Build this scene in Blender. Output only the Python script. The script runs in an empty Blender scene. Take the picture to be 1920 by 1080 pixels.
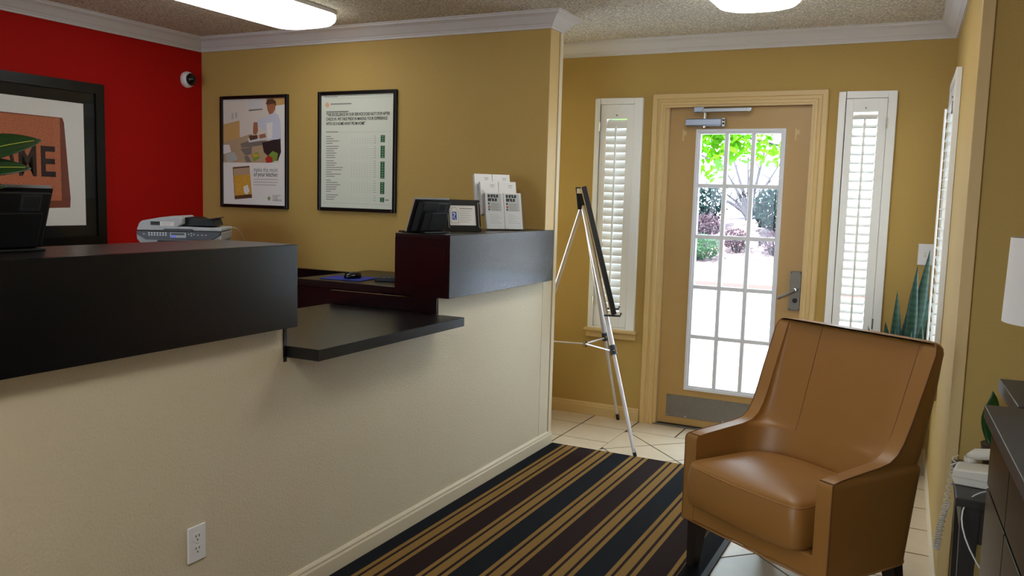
import bpy, bmesh, math, random
from mathutils import Vector, Matrix
random.seed(7)
PI = math.pi
sc = bpy.context.scene
col = sc.collection

# ------------------------------------------------------------------ camera
FPX = 1600.0
YAW, PITCH, ROLL = math.radians(26.5), math.radians(-6.04), math.radians(1.6)
CAMZ = 1.445
fwd = Vector((-math.sin(YAW) * math.cos(PITCH), math.cos(YAW) * math.cos(PITCH), math.sin(PITCH)))
r0 = Vector((math.cos(YAW), math.sin(YAW), 0))
u0 = r0.cross(fwd)
rgt = math.cos(ROLL) * r0 + math.sin(ROLL) * u0
upv = -math.sin(ROLL) * r0 + math.cos(ROLL) * u0
cam_d = bpy.data.cameras.new('camera')
cam_d.sensor_width = 36
cam_d.lens = FPX / 1920 * 36
cam_d.clip_start = 0.05
cam = bpy.data.objects.new('camera', cam_d)
col.objects.link(cam)
cm = Matrix((rgt, upv, -fwd)).transposed().to_4x4()
cm.translation = (0, 0, CAMZ)
cam.matrix_world = cm
sc.camera = cam

# ------------------------------------------------------------------ light
w = bpy.data.worlds.new('sky')
sc.world = w
w.use_nodes = True
bg = w.node_tree.nodes['Background']
bg.inputs[0].default_value = (0.68, 0.85, 1.0, 1)
bg.inputs[1].default_value = 9.5
sun_d = bpy.data.lights.new('sun', 'SUN')
sun_d.energy = 20
sun_d.angle = math.radians(1.0)
sun_d.color = (1, 0.95, 0.86)
sun = bpy.data.objects.new('sun', sun_d)
sun.rotation_euler = (math.radians(33), 0, math.radians(-18))
col.objects.link(sun)
LENS_STRENGTH = 6.8
FILL_LENS = 12.5
OFFICE_LENS = 3.8
sc.view_settings.view_transform = 'Standard'
sc.view_settings.look = 'None'
sc.view_settings.gamma = 1
sc.view_settings.use_curve_mapping = False
sc.view_settings.exposure = 0.32
sc.cycles.use_denoising = True
sc.cycles.max_bounces = 9
sc.cycles.diffuse_bounces = 5
sc.cycles.glossy_bounces = 4
sc.cycles.transmission_bounces = 6
sc.cycles.transparent_max_bounces = 12
sc.cycles.caustics_reflective = False
sc.cycles.caustics_refractive = False
sc.cycles.sample_clamp_indirect = 6

# ------------------------------------------------------------------ materials
def lin(c):
    return tuple((v / 12.92 if v <= 0.04045 else ((v + 0.055) / 1.055) ** 2.4) for v in [k / 255 for k in c])

MATS = {}
def mat(name, rgb, rough=0.55, metal=0.0, spec=0.5, bump=None, vary=None, coat=0.0, emit=None, trans=None):
    """bump=(scale, strength, distance)  vary=(scale, amount)"""
    m = bpy.data.materials.new(name)
    m.use_nodes = True
    nt = m.node_tree
    b = nt.nodes['Principled BSDF']
    c = lin(rgb)
    b.inputs['Base Color'].default_value = (*c, 1)
    b.inputs['Roughness'].default_value = rough
    b.inputs['Metallic'].default_value = metal
    b.inputs['Specular IOR Level'].default_value = spec
    b.inputs['Coat Weight'].default_value = coat
    b.inputs['Coat Roughness'].default_value = 0.08
    tc = None
    if bump or vary:
        tc = nt.nodes.new('ShaderNodeTexCoord')
    if vary:
        n = nt.nodes.new('ShaderNodeTexNoise')
        n.inputs['Scale'].default_value = vary[0]
        n.inputs['Detail'].default_value = 4
        nt.links.new(tc.outputs['Object'], n.inputs['Vector'])
        r = nt.nodes.new('ShaderNodeMapRange')
        r.inputs[3].default_value = 1 - vary[1]
        r.inputs[4].default_value = 1 + vary[1]
        nt.links.new(n.outputs['Fac'], r.inputs[0])
        mx = nt.nodes.new('ShaderNodeVectorMath')
        mx.operation = 'SCALE'
        mx.inputs[0].default_value = c
        nt.links.new(r.outputs[0], mx.inputs['Scale'])
        nt.links.new(mx.outputs[0], b.inputs['Base Color'])
    if bump:
        n2 = nt.nodes.new('ShaderNodeTexNoise')
        n2.inputs['Scale'].default_value = bump[0]
        n2.inputs['Detail'].default_value = 3
        nt.links.new(tc.outputs['Object'], n2.inputs['Vector'])
        bp = nt.nodes.new('ShaderNodeBump')
        bp.inputs['Strength'].default_value = bump[1]
        bp.inputs['Distance'].default_value = bump[2]
        nt.links.new(n2.outputs['Fac'], bp.inputs['Height'])
        nt.links.new(bp.outputs[0], b.inputs['Normal'])
    if emit:
        b.inputs['Emission Color'].default_value = (*lin(emit[0]), 1)
        b.inputs['Emission Strength'].default_value = emit[1]
    MATS[name] = m
    return m

mat('wall_tan', (180, 150, 85), 0.68, spec=0.3, bump=(95, 0.35, 0.004), vary=(1.3, 0.03))
mat('wall_red', (168, 12, 5), 0.7, spec=0.15, bump=(95, 0.3, 0.004), vary=(1.3, 0.03))
mat('wall_cream', (206, 194, 167), 0.65, bump=(120, 0.45, 0.004), vary=(1.5, 0.03))
mat('trim_tan', (204, 174, 118), 0.45, bump=(40, 0.05, 0.002))
mat('trim_cream', (214, 200, 170), 0.42)
mat('door_tan', (178, 142, 82), 0.42, bump=(60, 0.06, 0.002), vary=(3, 0.04))
mat('crown_white', (206, 202, 200), 0.5)
mat('shutter_white', (232, 232, 230), 0.38)
mat('glaze_white', (214, 214, 220), 0.4)
mat('laminate', (11, 11, 15), 0.25, spec=0.44, vary=(60, 0.15))
mat('laminate_top', (20, 19, 20), 0.3, spec=0.4, vary=(80, 0.2))
mat('laminate_slate', (52, 54, 60), 0.4, spec=0.5, vary=(90, 0.15))
mat('dark_wood', (30, 25, 23), 0.42, vary=(12, 0.25))
mat('black_plastic', (9, 9, 11), 0.5, spec=0.35)
mat('black_gloss', (14, 14, 15), 0.12)
mat('grey_plastic', (172, 175, 178), 0.45)
mat('dark_plastic', (44, 47, 53), 0.4)
mat('white_plastic', (226, 226, 228), 0.4)
mat('cream_plastic', (205, 198, 184), 0.45)
mat('frame_black', (9, 8, 8), 0.32, spec=0.35)
mat('mat_black', (16, 15, 15), 0.6, spec=0.2)
mat('paper', (226, 224, 220), 0.55, coat=0.25)
mat('paper_green', (214, 220, 206), 0.5, coat=0.25)
mat('paper_grey', (205, 207, 208), 0.5, coat=0.3)
mat('ink', (26, 26, 26), 0.6)
mat('ink_grey', (128, 128, 128), 0.6)
mat('ink_light', (176, 178, 176), 0.6)
mat('ink_green', (34, 98, 58), 0.6)
mat('ink_orange', (222, 140, 60), 0.6)
mat('ink_blue', (38, 84, 178), 0.5)
mat('ink_red', (178, 48, 36), 0.5)
mat('ink_lime', (120, 150, 60), 0.5)
mat('ink_skin', (160, 104, 74), 0.5)
mat('ink_brown', (92, 62, 44), 0.5)
mat('ink_shirt', (196, 200, 214), 0.5)
mat('ink_trousers', (42, 32, 34), 0.5)
mat('ink_cabinet', (214, 206, 196), 0.5)
mat('ink_wall', (196, 158, 98), 0.5)
mat('ink_counter', (176, 152, 122), 0.5)
mat('ink_steel', (120, 112, 104), 0.5)
mat('ink_food', (206, 158, 58), 0.5, vary=(160, 0.6))
mat('coir', (182, 106, 74), 0.85, vary=(150, 0.8))
mat('coir_edge', (120, 62, 44), 0.85, vary=(260, 0.55))
mat('coir_ink', (50, 38, 38), 0.85, vary=(260, 0.5))
mat('brushed_steel', (124, 117, 108), 0.5, metal=0.8, vary=(25, 0.12))
mat('chrome', (200, 200, 202), 0.18, metal=1.0)
mat('closer_metal', (158, 162, 172), 0.35, metal=0.85)
mat('aluminium', (214, 210, 212), 0.38, metal=0.55)
mat('rubber', (16, 16, 16), 0.7)
mat('leather', (146, 100, 46), 0.44, spec=0.5, bump=(380, 0.10, 0.0008), vary=(5, 0.06))
mat('leather_seam', (104, 66, 32), 0.6)
mat('leather_pipe', (156, 108, 58), 0.5)
mat('leg_wood', (26, 20, 18), 0.4)
mat('tile', (202, 184, 156), 0.40, spec=0.4, bump=(24, 0.12, 0.004), vary=(9, 0.10))
mat('floor_beige', (196, 180, 154), 0.5, vary=(6, 0.08))
mat('grout', (58, 48, 38), 0.9)
mat('leaf_dark', (30, 66, 26), 0.3, spec=0.5, vary=(8, 0.25))
mat('leaf_lime', (170, 178, 60), 0.4, vary=(40, 0.3))
mat('pot_white', (196, 190, 180), 0.4)
mat('pot_brown', (74, 58, 46), 0.5)
mat('soil', (40, 30, 24), 0.95)
mat('lamp_shade', (226, 224, 222), 0.8, bump=(700, 0.1, 0.0005))
mat('pad_blue', (32, 50, 150), 0.8)
mat('lcd', (90, 92, 100), 0.3, emit=((70, 80, 230), 0.6))
mat('concrete', (150, 158, 170), 0.9, vary=(0.8, 0.06))
mat('kerb_red', (150, 70, 66), 0.8)
mat('grass', (110, 134, 104), 0.9, vary=(3, 0.2))
mat('mulch', (84, 68, 70), 0.95, vary=(5, 0.85), bump=(10, 0.6, 0.1))
mat('bark', (48, 43, 50), 0.9, vary=(12, 0.3))
mat('cushion_black', (14, 14, 14), 0.6)

def leaf_mat(name, rgb, tr):
    m = bpy.data.materials.new(name)
    m.use_nodes = True
    nt = m.node_tree
    nt.nodes.clear()
    o = nt.nodes.new('ShaderNodeOutputMaterial')
    d = nt.nodes.new('ShaderNodeBsdfDiffuse')
    t = nt.nodes.new('ShaderNodeBsdfTranslucent')
    x = nt.nodes.new('ShaderNodeMixShader')
    d.inputs[0].default_value = (*lin(rgb), 1)
    t.inputs[0].default_value = (*lin(tr), 1)
    x.inputs[0].default_value = 0.5
    nt.links.new(d.outputs[0], x.inputs[1])
    nt.links.new(t.outputs[0], x.inputs[2])
    nt.links.new(x.outputs[0], o.inputs[0])
    MATS[name] = m
leaf_mat('leaf_maple', (74, 124, 26), (98, 156, 24))
leaf_mat('leaf_shrub', (30, 44, 44), (34, 48, 44))
leaf_mat('leaf_pale', (70, 94, 74), (76, 100, 76))
leaf_mat('leaf_mauve', (78, 64, 72), (84, 68, 76))

def glass_mat():
    m = bpy.data.materials.new('pane_glass')
    m.use_nodes = True
    nt = m.node_tree
    nt.nodes.clear()
    o = nt.nodes.new('ShaderNodeOutputMaterial')
    t = nt.nodes.new('ShaderNodeBsdfTransparent')
    g = nt.nodes.new('ShaderNodeBsdfGlossy')
    g.inputs['Roughness'].default_value = 0.02
    x = nt.nodes.new('ShaderNodeMixShader')
    f = nt.nodes.new('ShaderNodeFresnel')
    f.inputs[0].default_value = 1.35
    ge = nt.nodes.new('ShaderNodeNewGeometry')
    iv = nt.nodes.new('ShaderNodeMath')
    iv.operation = 'SUBTRACT'
    iv.inputs[0].default_value = 1.0
    nt.links.new(ge.outputs['Backfacing'], iv.inputs[1])
    mu = nt.nodes.new('ShaderNodeMath')
    mu.operation = 'MULTIPLY'
    nt.links.new(f.outputs[0], mu.inputs[0])
    nt.links.new(iv.outputs[0], mu.inputs[1])
    nt.links.new(mu.outputs[0], x.inputs[0])
    nt.links.new(t.outputs[0], x.inputs[1])
    nt.links.new(g.outputs[0], x.inputs[2])
    nt.links.new(x.outputs[0], o.inputs[0])
    MATS['glass'] = m
glass_mat()

def acrylic_mat():
    m = MATS['glass'].copy()
    m.name = 'clear_acrylic'
    for n in m.node_tree.nodes:
        if n.type == 'BSDF_TRANSPARENT':
            n.inputs[0].default_value = (0.9, 0.9, 0.9, 1)
    MATS['acrylic'] = m
acrylic_mat()

def ceiling_mat():
    m = mat('ceiling_popcorn', (226, 216, 196), 0.9)
    nt = m.node_tree
    b = nt.nodes['Principled BSDF']
    tc = nt.nodes.new('ShaderNodeTexCoord')
    v = nt.nodes.new('ShaderNodeTexVoronoi')
    v.inputs['Scale'].default_value = 130
    nt.links.new(tc.outputs['Object'], v.inputs['Vector'])
    n = nt.nodes.new('ShaderNodeTexNoise')
    n.inputs['Scale'].default_value = 170
    n.inputs['Detail'].default_value = 3
    nt.links.new(tc.outputs['Object'], n.inputs['Vector'])
    a = nt.nodes.new('ShaderNodeMath')
    a.operation = 'SUBTRACT'
    nt.links.new(n.outputs['Fac'], a.inputs[0])
    nt.links.new(v.outputs['Distance'], a.inputs[1])
    bp = nt.nodes.new('ShaderNodeBump')
    bp.inputs['Strength'].default_value = 1.0
    bp.inputs['Distance'].default_value = 0.006
    nt.links.new(a.outputs[0], bp.inputs['Height'])
    nt.links.new(bp.outputs[0], b.inputs['Normal'])
    rp = nt.nodes.new('ShaderNodeMapRange')  # speckle paints the grains' light and shade into the base colour
    rp.inputs[1].default_value = 0.35
    rp.inputs[2].default_value = 0.68
    rp.inputs[3].default_value = 0.55
    rp.inputs[4].default_value = 1.25
    n3 = nt.nodes.new('ShaderNodeTexNoise')
    n3.inputs['Scale'].default_value = 95
    n3.inputs['Detail'].default_value = 2
    nt.links.new(tc.outputs['Object'], n3.inputs['Vector'])
    nt.links.new(n3.outputs['Fac'], rp.inputs[0])
    sv = nt.nodes.new('ShaderNodeVectorMath')
    sv.operation = 'SCALE'
    sv.inputs[0].default_value = lin((226, 216, 196))
    nt.links.new(rp.outputs[0], sv.inputs['Scale'])
    nt.links.new(sv.outputs[0], b.inputs['Base Color'])
ceiling_mat()

def rug_mat():
    m = mat('rug_weave', (24, 22, 24), 0.95, spec=0.1)
    nt = m.node_tree
    L = nt.links.new
    b = nt.nodes['Principled BSDF']
    tc = nt.nodes.new('ShaderNodeTexCoord')
    sp = nt.nodes.new('ShaderNodeSeparateXYZ')
    L(tc.outputs['Object'], sp.inputs[0])
    def M(op, a, b_=None):
        n = nt.nodes.new('ShaderNodeMath')
        n.operation = op
        for i, q in enumerate((a, b_)):
            if q is None:
                continue
            if isinstance(q, (int, float)):
                n.inputs[i].default_value = q
            else:
                L(q, n.inputs[i])
        return n.outputs[0]
    X0 = 0.073            # first gold band, measured from the rug's edge by the counter
    P = 0.2095
    t = M('DIVIDE', M('SUBTRACT', sp.outputs['X'], X0), P)
    fr = M('FRACT', t)
    ramp = nt.nodes.new('ShaderNodeValToRGB')
    ramp.color_ramp.interpolation = 'CONSTANT'
    e = ramp.color_ramp.elements
    e[0].position = 0
    e[0].color = (1, 1, 1, 1)
    e[1].position = 0.086
    e[1].color = (0, 0, 0, 1)
    for p, v in ((0.15, 1), (0.335, 0), (0.40, 1), (0.495, 0)):
        q = e.new(p)
        q.color = (v, v, v, 1)
    L(fr, ramp.inputs[0])
    inside = M('MULTIPLY', M('GREATER_THAN', sp.outputs['X'], X0), M('LESS_THAN', sp.outputs['X'], 1.155))
    gold = M('MULTIPLY', ramp.outputs[0], inside)
    alt = M('MULTIPLY', M('MULTIPLY', M('LESS_THAN', M('MODULO', M('FLOOR', t), 2), 0.5), inside), 1)
    dk = M('LESS_THAN', fr, 0.5)
    brown = M('MULTIPLY', M('MAXIMUM', alt, dk), inside)
    n = nt.nodes.new('ShaderNodeTexNoise')
    n.inputs['Scale'].default_value = 260
    n.inputs['Detail'].default_value = 2
    L(tc.outputs['Object'], n.inputs['Vector'])
    def mix(f, c1, c2):
        x = nt.nodes.new('ShaderNodeMix')
        x.data_type = 'RGBA'
        L(f, x.inputs[0])
        for i, c in ((6, c1), (7, c2)):
            if isinstance(c, tuple):
                x.inputs[i].default_value = (*lin(c), 1)
            else:
                L(c, x.inputs[i])
        return x.outputs[2]
    base = mix(brown, (22, 23, 27), (38, 24, 22))
    full = mix(gold, base, (132, 102, 54))
    rr = nt.nodes.new('ShaderNodeMapRange')
    rr.inputs[3].default_value = 0.45
    rr.inputs[4].default_value = 1.55
    L(n.outputs['Fac'], rr.inputs[0])
    s = nt.nodes.new('ShaderNodeVectorMath')
    s.operation = 'SCALE'
    L(full, s.inputs[0])
    L(rr.outputs[0], s.inputs['Scale'])
    L(s.outputs[0], b.inputs['Base Color'])
    bp = nt.nodes.new('ShaderNodeBump')
    bp.inputs['Strength'].default_value = 0.4
    bp.inputs['Distance'].default_value = 0.002
    L(n.outputs['Fac'], bp.inputs['Height'])
    L(bp.outputs[0], b.inputs['Normal'])
rug_mat()

def snake_mat():
    m = mat('leaf_snake', (44, 84, 66), 0.38, spec=0.5)
    nt = m.node_tree
    b = nt.nodes['Principled BSDF']
    tc = nt.nodes.new('ShaderNodeTexCoord')
    wv = nt.nodes.new('ShaderNodeTexWave')
    wv.bands_direction = 'Z'
    wv.inputs['Scale'].default_value = 9
    wv.inputs['Distortion'].default_value = 5
    wv.inputs['Detail'].default_value = 3
    wv.inputs['Detail Scale'].default_value = 2
    nt.links.new(tc.outputs['Object'], wv.inputs['Vector'])
    r = nt.nodes.new('ShaderNodeValToRGB')
    r.color_ramp.elements[0].color = (*lin((30, 62, 54)), 1)
    r.color_ramp.elements[1].color = (*lin((46, 82, 70)), 1)
    nt.links.new(wv.outputs['Fac'], r.inputs[0])
    nt.links.new(r.outputs[0], b.inputs['Base Color'])
snake_mat()
mat('lens', (245, 245, 240), 0.5, emit=((255, 255, 250), LENS_STRENGTH))
mat('lens_fill', (245, 245, 240), 0.5, emit=((255, 255, 250), FILL_LENS))
mat('lens_dim', (245, 245, 240), 0.5, emit=((255, 254, 246), OFFICE_LENS))  # emission set low so the office walls come out darker

# ------------------------------------------------------------------ geometry helpers
class MB:
    def __init__(self):
        self.v, self.f, self.m, self.mats = [], [], [], []
        self.cur = 0
    def use(self, name):
        if name not in self.mats:
            self.mats.append(name)
        self.cur = self.mats.index(name)
        return self
    def add(self, verts, faces):
        o = len(self.v)
        self.v += [tuple(p) for p in verts]
        self.f += [tuple(i + o for i in q) for q in faces]
        self.m += [self.cur] * len(faces)
        return self
    def box(self, x0, x1, y0, y1, z0, z1):
        return self.add([(x0, y0, z0), (x1, y0, z0), (x1, y1, z0), (x0, y1, z0), (x0, y0, z1), (x1, y0, z1), (x1, y1, z1), (x0, y1, z1)],
                        [(0, 3, 2, 1), (4, 5, 6, 7), (0, 1, 5, 4), (1, 2, 6, 5), (2, 3, 7, 6), (3, 0, 4, 7)])
    def prism(self, poly, z0, z1):
        n = len(poly)
        return self.add([(x, y, z0) for x, y in poly] + [(x, y, z1) for x, y in poly],
                        [tuple(range(n))[::-1], tuple(range(n, 2 * n))] + [(i, (i + 1) % n, n + (i + 1) % n, n + i) for i in range(n)])
    def prism_xz(self, poly, y0, y1):
        n = len(poly)
        return self.add([(x, y0, z) for x, z in poly] + [(x, y1, z) for x, z in poly],
                        [tuple(range(n)), tuple(range(n, 2 * n))[::-1]] + [((i + 1) % n, i, n + i, n + (i + 1) % n) for i in range(n)])
    def loft(self, rings, cap0=True, cap1=True, closed=True):
        n = len(rings[0])
        vs = [p for r in rings for p in r]
        fs = []
        for k in range(len(rings) - 1):
            for i in range(n if closed else n - 1):
                j = (i + 1) % n
                fs.append((k * n + i, k * n + j, (k + 1) * n + j, (k + 1) * n + i))
        if cap0:
            fs.append(tuple(range(n))[::-1])
        if cap1:
            fs.append(tuple(range((len(rings) - 1) * n, len(rings) * n)))
        return self.add(vs, fs)
    def tube(self, pts, r, n=8, cap=True):
        pts = [Vector(p) for p in pts]
        rs = r if isinstance(r, (list, tuple)) else [r] * len(pts)
        rings = []
        ref = None
        for i, p in enumerate(pts):
            d = (pts[min(i + 1, len(pts) - 1)] - pts[max(i - 1, 0)]).normalized()
            if ref is None:
                ref = d.orthogonal().normalized()
            ref = (ref - d * ref.dot(d))
            if ref.length < 1e-5:
                ref = d.orthogonal()
            ref.normalize()
            b = d.cross(ref)
            rings.append([p + (ref * math.cos(2 * PI * k / n) + b * math.sin(2 * PI * k / n)) * rs[i] for k in range(n)])
        return self.loft(rings, cap, cap)
    def lathe(self, prof, n=24, c=(0, 0, 0)):
        rings = [[(c[0] + r * math.cos(2 * PI * k / n), c[1] + r * math.sin(2 * PI * k / n), c[2] + z) for k in range(n)] for r, z in prof]
        return self.loft(rings)
    def quad(self, a, b, c, d):
        return self.add([a, b, c, d], [(0, 1, 2, 3)])
    def poly(self, pts, z=0.0):
        return self.add([(x, y, z) for x, y in pts], [tuple(range(len(pts)))])
    def rect(self, x0, x1, y0, y1, z=0.0):
        return self.poly([(x0, y0), (x1, y0), (x1, y1), (x0, y1)], z)
    def build(self, name, material=None, parent=None, smooth=False, bevel=0, seg=2, sub=0, autosmooth=None):
        me = bpy.data.meshes.new(name)
        me.from_pydata(self.v, [], self.f)
        if material:
            me.materials.append(MATS[material])
        else:
            for q in self.mats:
                me.materials.append(MATS[q])
            me.polygons.foreach_set('material_index', self.m)
        bm = bmesh.new()
        bm.from_mesh(me)
        if bevel:
            bmesh.ops.remove_doubles(bm, verts=bm.verts, dist=1e-6)
            bmesh.ops.recalc_face_normals(bm, faces=bm.faces)
            ed = [e for e in bm.edges if len(e.link_faces) == 2 and e.calc_face_angle() > 0.5]
            bmesh.ops.bevel(bm, geom=ed, offset=bevel, segments=seg, affect='EDGES', profile=0.5, clamp_overlap=True)
        elif len(self.f) > 1:
            bmesh.ops.recalc_face_normals(bm, faces=bm.faces)
        bm.to_mesh(me)
        bm.free()
        me.update()
        o = bpy.data.objects.new(name, me)
        col.objects.link(o)
        o.parent = parent
        if smooth:
            me.polygons.foreach_set('use_smooth', [True] * len(me.polygons))
            if autosmooth:
                me.set_sharp_from_angle(angle=math.radians(autosmooth))
        if sub:
            s = o.modifiers.new('sub', 'SUBSURF')
            s.levels = s.render_levels = sub
        return o

def tag(o, label=None, cat=None, group=None, kind=None):
    if label: o['label'] = label
    if cat: o['category'] = cat
    if group: o['group'] = group
    if kind: o['kind'] = kind
    return o

def thing(name, label, cat, loc=(0, 0, 0), rot=None, group=None, kind=None):
    o = bpy.data.objects.new(name, None)
    col.objects.link(o)
    o.empty_display_size = 0.1
    m = rot.to_4x4() if isinstance(rot, Matrix) else Matrix.Rotation(rot or 0, 4, 'Z')
    m.translation = loc
    o.matrix_world = m
    return tag(o, label, cat, group, kind)

FACE_NEG_Y = Matrix(((1, 0, 0), (0, 0, -1), (0, 1, 0)))       # local x = +X, y = up, z = -Y (out of the wall)
FACE_POS_X = Matrix(((0, 0, 1), (1, 0, 0), (0, 1, 0)))        # local x = +Y, y = up, z = +X
FACE_NEG_X = Matrix(((0, 0, -1), (-1, 0, 0), (0, 1, 0)))      # local x = -Y, y = up, z = -X

def text(parent, body, size, material, x, y, z=0.001, name='lettering', align='LEFT', sx=1.0, bold=0.0):
    cu = bpy.data.curves.new('t', 'FONT')
    cu.body = body
    cu.size = size
    cu.align_x = align
    cu.offset = bold
    cu.resolution_u = 2
    t = bpy.data.objects.new('t', cu)
    col.objects.link(t)
    dg = bpy.context.evaluated_depsgraph_get()
    me = bpy.data.meshes.new_from_object(t.evaluated_get(dg))
    bpy.data.objects.remove(t)
    me.materials.clear()
    me.materials.append(MATS[material])
    o = bpy.data.objects.new(name, me)
    col.objects.link(o)
    o.parent = parent
    o.location = (x, y, z)
    o.scale = (sx, 1, 1)
    return o

def copy_tree(o, parent=None):
    c = o.copy()
    col.objects.link(c)
    c.parent = parent
    for ch in list(o.children):
        copy_tree(ch, c)
    return c

def sweep(path, prof, closed=False):
    """profile (out, z) swept along a plan path, room on the right-hand side, mitred"""
    n = len(path)
    rings = []
    P = [Vector(p) for p in path]
    for i in range(n):
        d1 = (P[i] - P[i - 1]).normalized() if i else (P[1] - P[0]).normalized()
        d2 = (P[i + 1] - P[i]).normalized() if i < n - 1 else d1
        n1 = Vector((d1.y, -d1.x))
        n2 = Vector((d2.y, -d2.x))
        m = (n1 + n2) / (1 + n1.dot(n2))
        rings.append([(P[i].x + m.x * o, P[i].y + m.y * o, z) for o, z in prof])
    return rings

def struct(mb, name, material=None, **k):
    o = mb.build(name, material, **k)
    o['kind'] = 'structure'
    return o

def bezier(p0, p1, p2, p3, n=12):
    p0, p1, p2, p3 = map(Vector, (p0, p1, p2, p3))
    return [p0 * (1 - t) ** 3 + p1 * 3 * t * (1 - t) ** 2 + p2 * 3 * t * t * (1 - t) + p3 * t ** 3 for t in [i / n for i in range(n + 1)]]

def rrect(x0, x1, y0, y1, r, n=5):
    out = []
    for cx, cy, a0 in ((x1 - r, y1 - r, 0), (x0 + r, y1 - r, PI / 2), (x0 + r, y0 + r, PI), (x1 - r, y0 + r, 3 * PI / 2)):
        for k in range(n + 1):
            a = a0 + PI / 2 * k / n
            out.append((cx + r * math.cos(a), cy + r * math.sin(a)))
    return out

# ------------------------------------------------------------------ room constants
XK = -1.985     # face of the reception knee wall
YA = 4.37       # face of the poster wall
YE = 4.53       # its far side
XR = -4.60      # red wall
YD = 5.315      # door wall
ZC = 2.46       # ceiling
def xw(y): return 0.19 - 0.0335 * y     # right window wall, a touch out of square
YL = 3.45       # lamp wall
BACKY, FARX = -3.0, 3.0

# ------------------------------------------------------------------ shell
struct(MB().box(-4.75, 3.2, -3.2, 5.45, -0.12, -0.004), 'floor', 'floor_beige')
struct(MB().box(-4.75, 3.2, -3.2, 5.46, ZC, ZC + 0.12), 'ceiling', 'ceiling_popcorn')
struct(MB().box(XR - 0.12, XR, BACKY, YA + 0.0, 0, ZC), 'wall_left', 'wall_red')
struct(MB().box(XR - 0.12, XK, YA, YE, 0, ZC), 'wall_center', 'wall_tan')
m = MB()
m.box(-2.82, -2.70, YE, 4.62, 0, ZC); m.box(-2.82, -2.70, 5.24, YD, 0, ZC); m.box(-2.82, -2.70, 4.62, 5.24, 0, .55); m.box(-2.82, -2.70, 4.62, 5.24, 2.15, ZC)
struct(m, 'wall_vestibule', 'wall_tan')
wv = thing('added_window_5', None, None, (0, 0, 0), kind='structure')  # unseen window added to bring daylight into the vestibule's left side
for y0, y1, z0, z1 in ((4.62, 4.67, .55, 2.15), (5.19, 5.24, .55, 2.15), (4.67, 5.19, .55, .60), (4.67, 5.19, 2.10, 2.15), (4.67, 5.19, 1.33, 1.37)):
    MB().box(-2.79, -2.72, y0, y1, z0, z1).build('frame', 'glaze_white', wv)
for z0, z1 in ((.60, 1.33), (1.37, 2.10)):
    MB().box(-2.757, -2.753, 4.67, 5.19, z0, z1).build('pane', 'glass', wv)
# door wall with its three openings
WL = (-2.03, -1.80, 0.64, 2.06)
WR = (-0.535, -0.313, 0.64, 2.06)
DO = (-1.60, -0.69, 0.0, 2.05)
m = MB()
xs = [-2.82, WL[0], WL[1], DO[0], DO[1], WR[0], WR[1], 0.15]
for a, b in ((0, 1), (2, 3), (4, 5), (6, 7)):
    m.box(xs[a], xs[b], YD, YD + 0.14, 0, ZC)
for (x0, x1, z0, z1) in (WL, WR, DO):
    m.box(x0, x1, YD, YD + 0.14, z1, ZC)
    if z0 > 0:
        m.box(x0, x1, YD, YD + 0.14, 0, z0)
struct(m, 'wall_back', 'wall_tan')
# right window wall (a little out of square) with one opening
WY0, WY1 = 4.53, 5.12
m = MB()
def rw(y0, y1, z0, z1):
    m.prism([(xw(y0), y0), (xw(y1), y1), (xw(y1) + 0.12, y1), (xw(y0) + 0.12, y0)], z0, z1)
rw(YL, WY0, 0, ZC); rw(WY1, YD, 0, ZC); rw(WY0, WY1, 0, 0.64); rw(WY0, WY1, 2.06, ZC)
struct(m, 'wall_right', 'wall_tan')
struct(MB().box(xw(YL) + 0.12, FARX, YL, YL + 0.12, 0, ZC), 'wall_alcove', 'wall_tan')
struct(MB().box(xw(YL), xw(YL) + 0.042, YL - 0.014, YL - 0.0005, 0, ZC), 'trim_1', 'trim_tan', bevel=0.003)
# walls behind and beside the photographer; unseen rear window added to light lobby
m = MB()
m.box(FARX, FARX + 0.12, BACKY, YL + 0.12, 0, ZC)
struct(m, 'wall_far_right', 'wall_tan')
m = MB()
for a, b, z0, z1 in ((XR - .12, -3.4, 0, ZC), (-1.2, FARX + .12, 0, ZC), (-3.4, -1.2, 0, 0.55), (-3.4, -1.2, 2.2, ZC)):
    m.box(a, b, BACKY - 0.12, BACKY, z0, z1)
struct(m, 'wall_front', 'wall_tan')
wf = thing('added_window_4', None, None, (0, 0, 0), kind='structure')
for a, b, z0, z1 in ((-3.4, -3.34, .55, 2.2), (-1.26, -1.2, .55, 2.2), (-3.34, -1.26, .55, .61), (-3.34, -1.26, 2.14, 2.2), (-2.33, -2.27, .61, 2.14)):
    MB().box(a, b, BACKY - 0.08, BACKY - 0.02, z0, z1).build('frame', 'glaze_white', wf)
for a, b in ((-3.34, -2.33), (-2.27, -1.26)):
    MB().box(a, b, BACKY - 0.055, BACKY - 0.05, .61, 2.14).build('pane', 'glass', wf)

# reception knee wall with the notch for the service shelf
m = MB()
m.box(XK - 0.12, XK, 0.2, 2.235, 0, 0.99)
m.box(XK - 0.12, XK, 3.25, YA, 0, 0.99)
m.box(XK - 0.12, XK, 2.235, 3.25, 0, 0.876)
struct(m, 'wall_counter', 'wall_cream')
struct(MB().box(XK, XK + 0.0015, YA, 4.49, 0.085, 0.99), 'trim_2', 'wall_cream')
struct(MB().box(XK, XK + 0.008, 4.495, YE + 0.004, 0.0, ZC - 0.085), 'trim_3', 'trim_cream', bevel=0.002)
struct(MB().box(XK, XK + 0.003, YA - 0.0, 4.485, 0.99, ZC - 0.085), 'lit_end_face', 'trim_tan')  # lighter tan sheet, window light on the wall end put into colour
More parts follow.
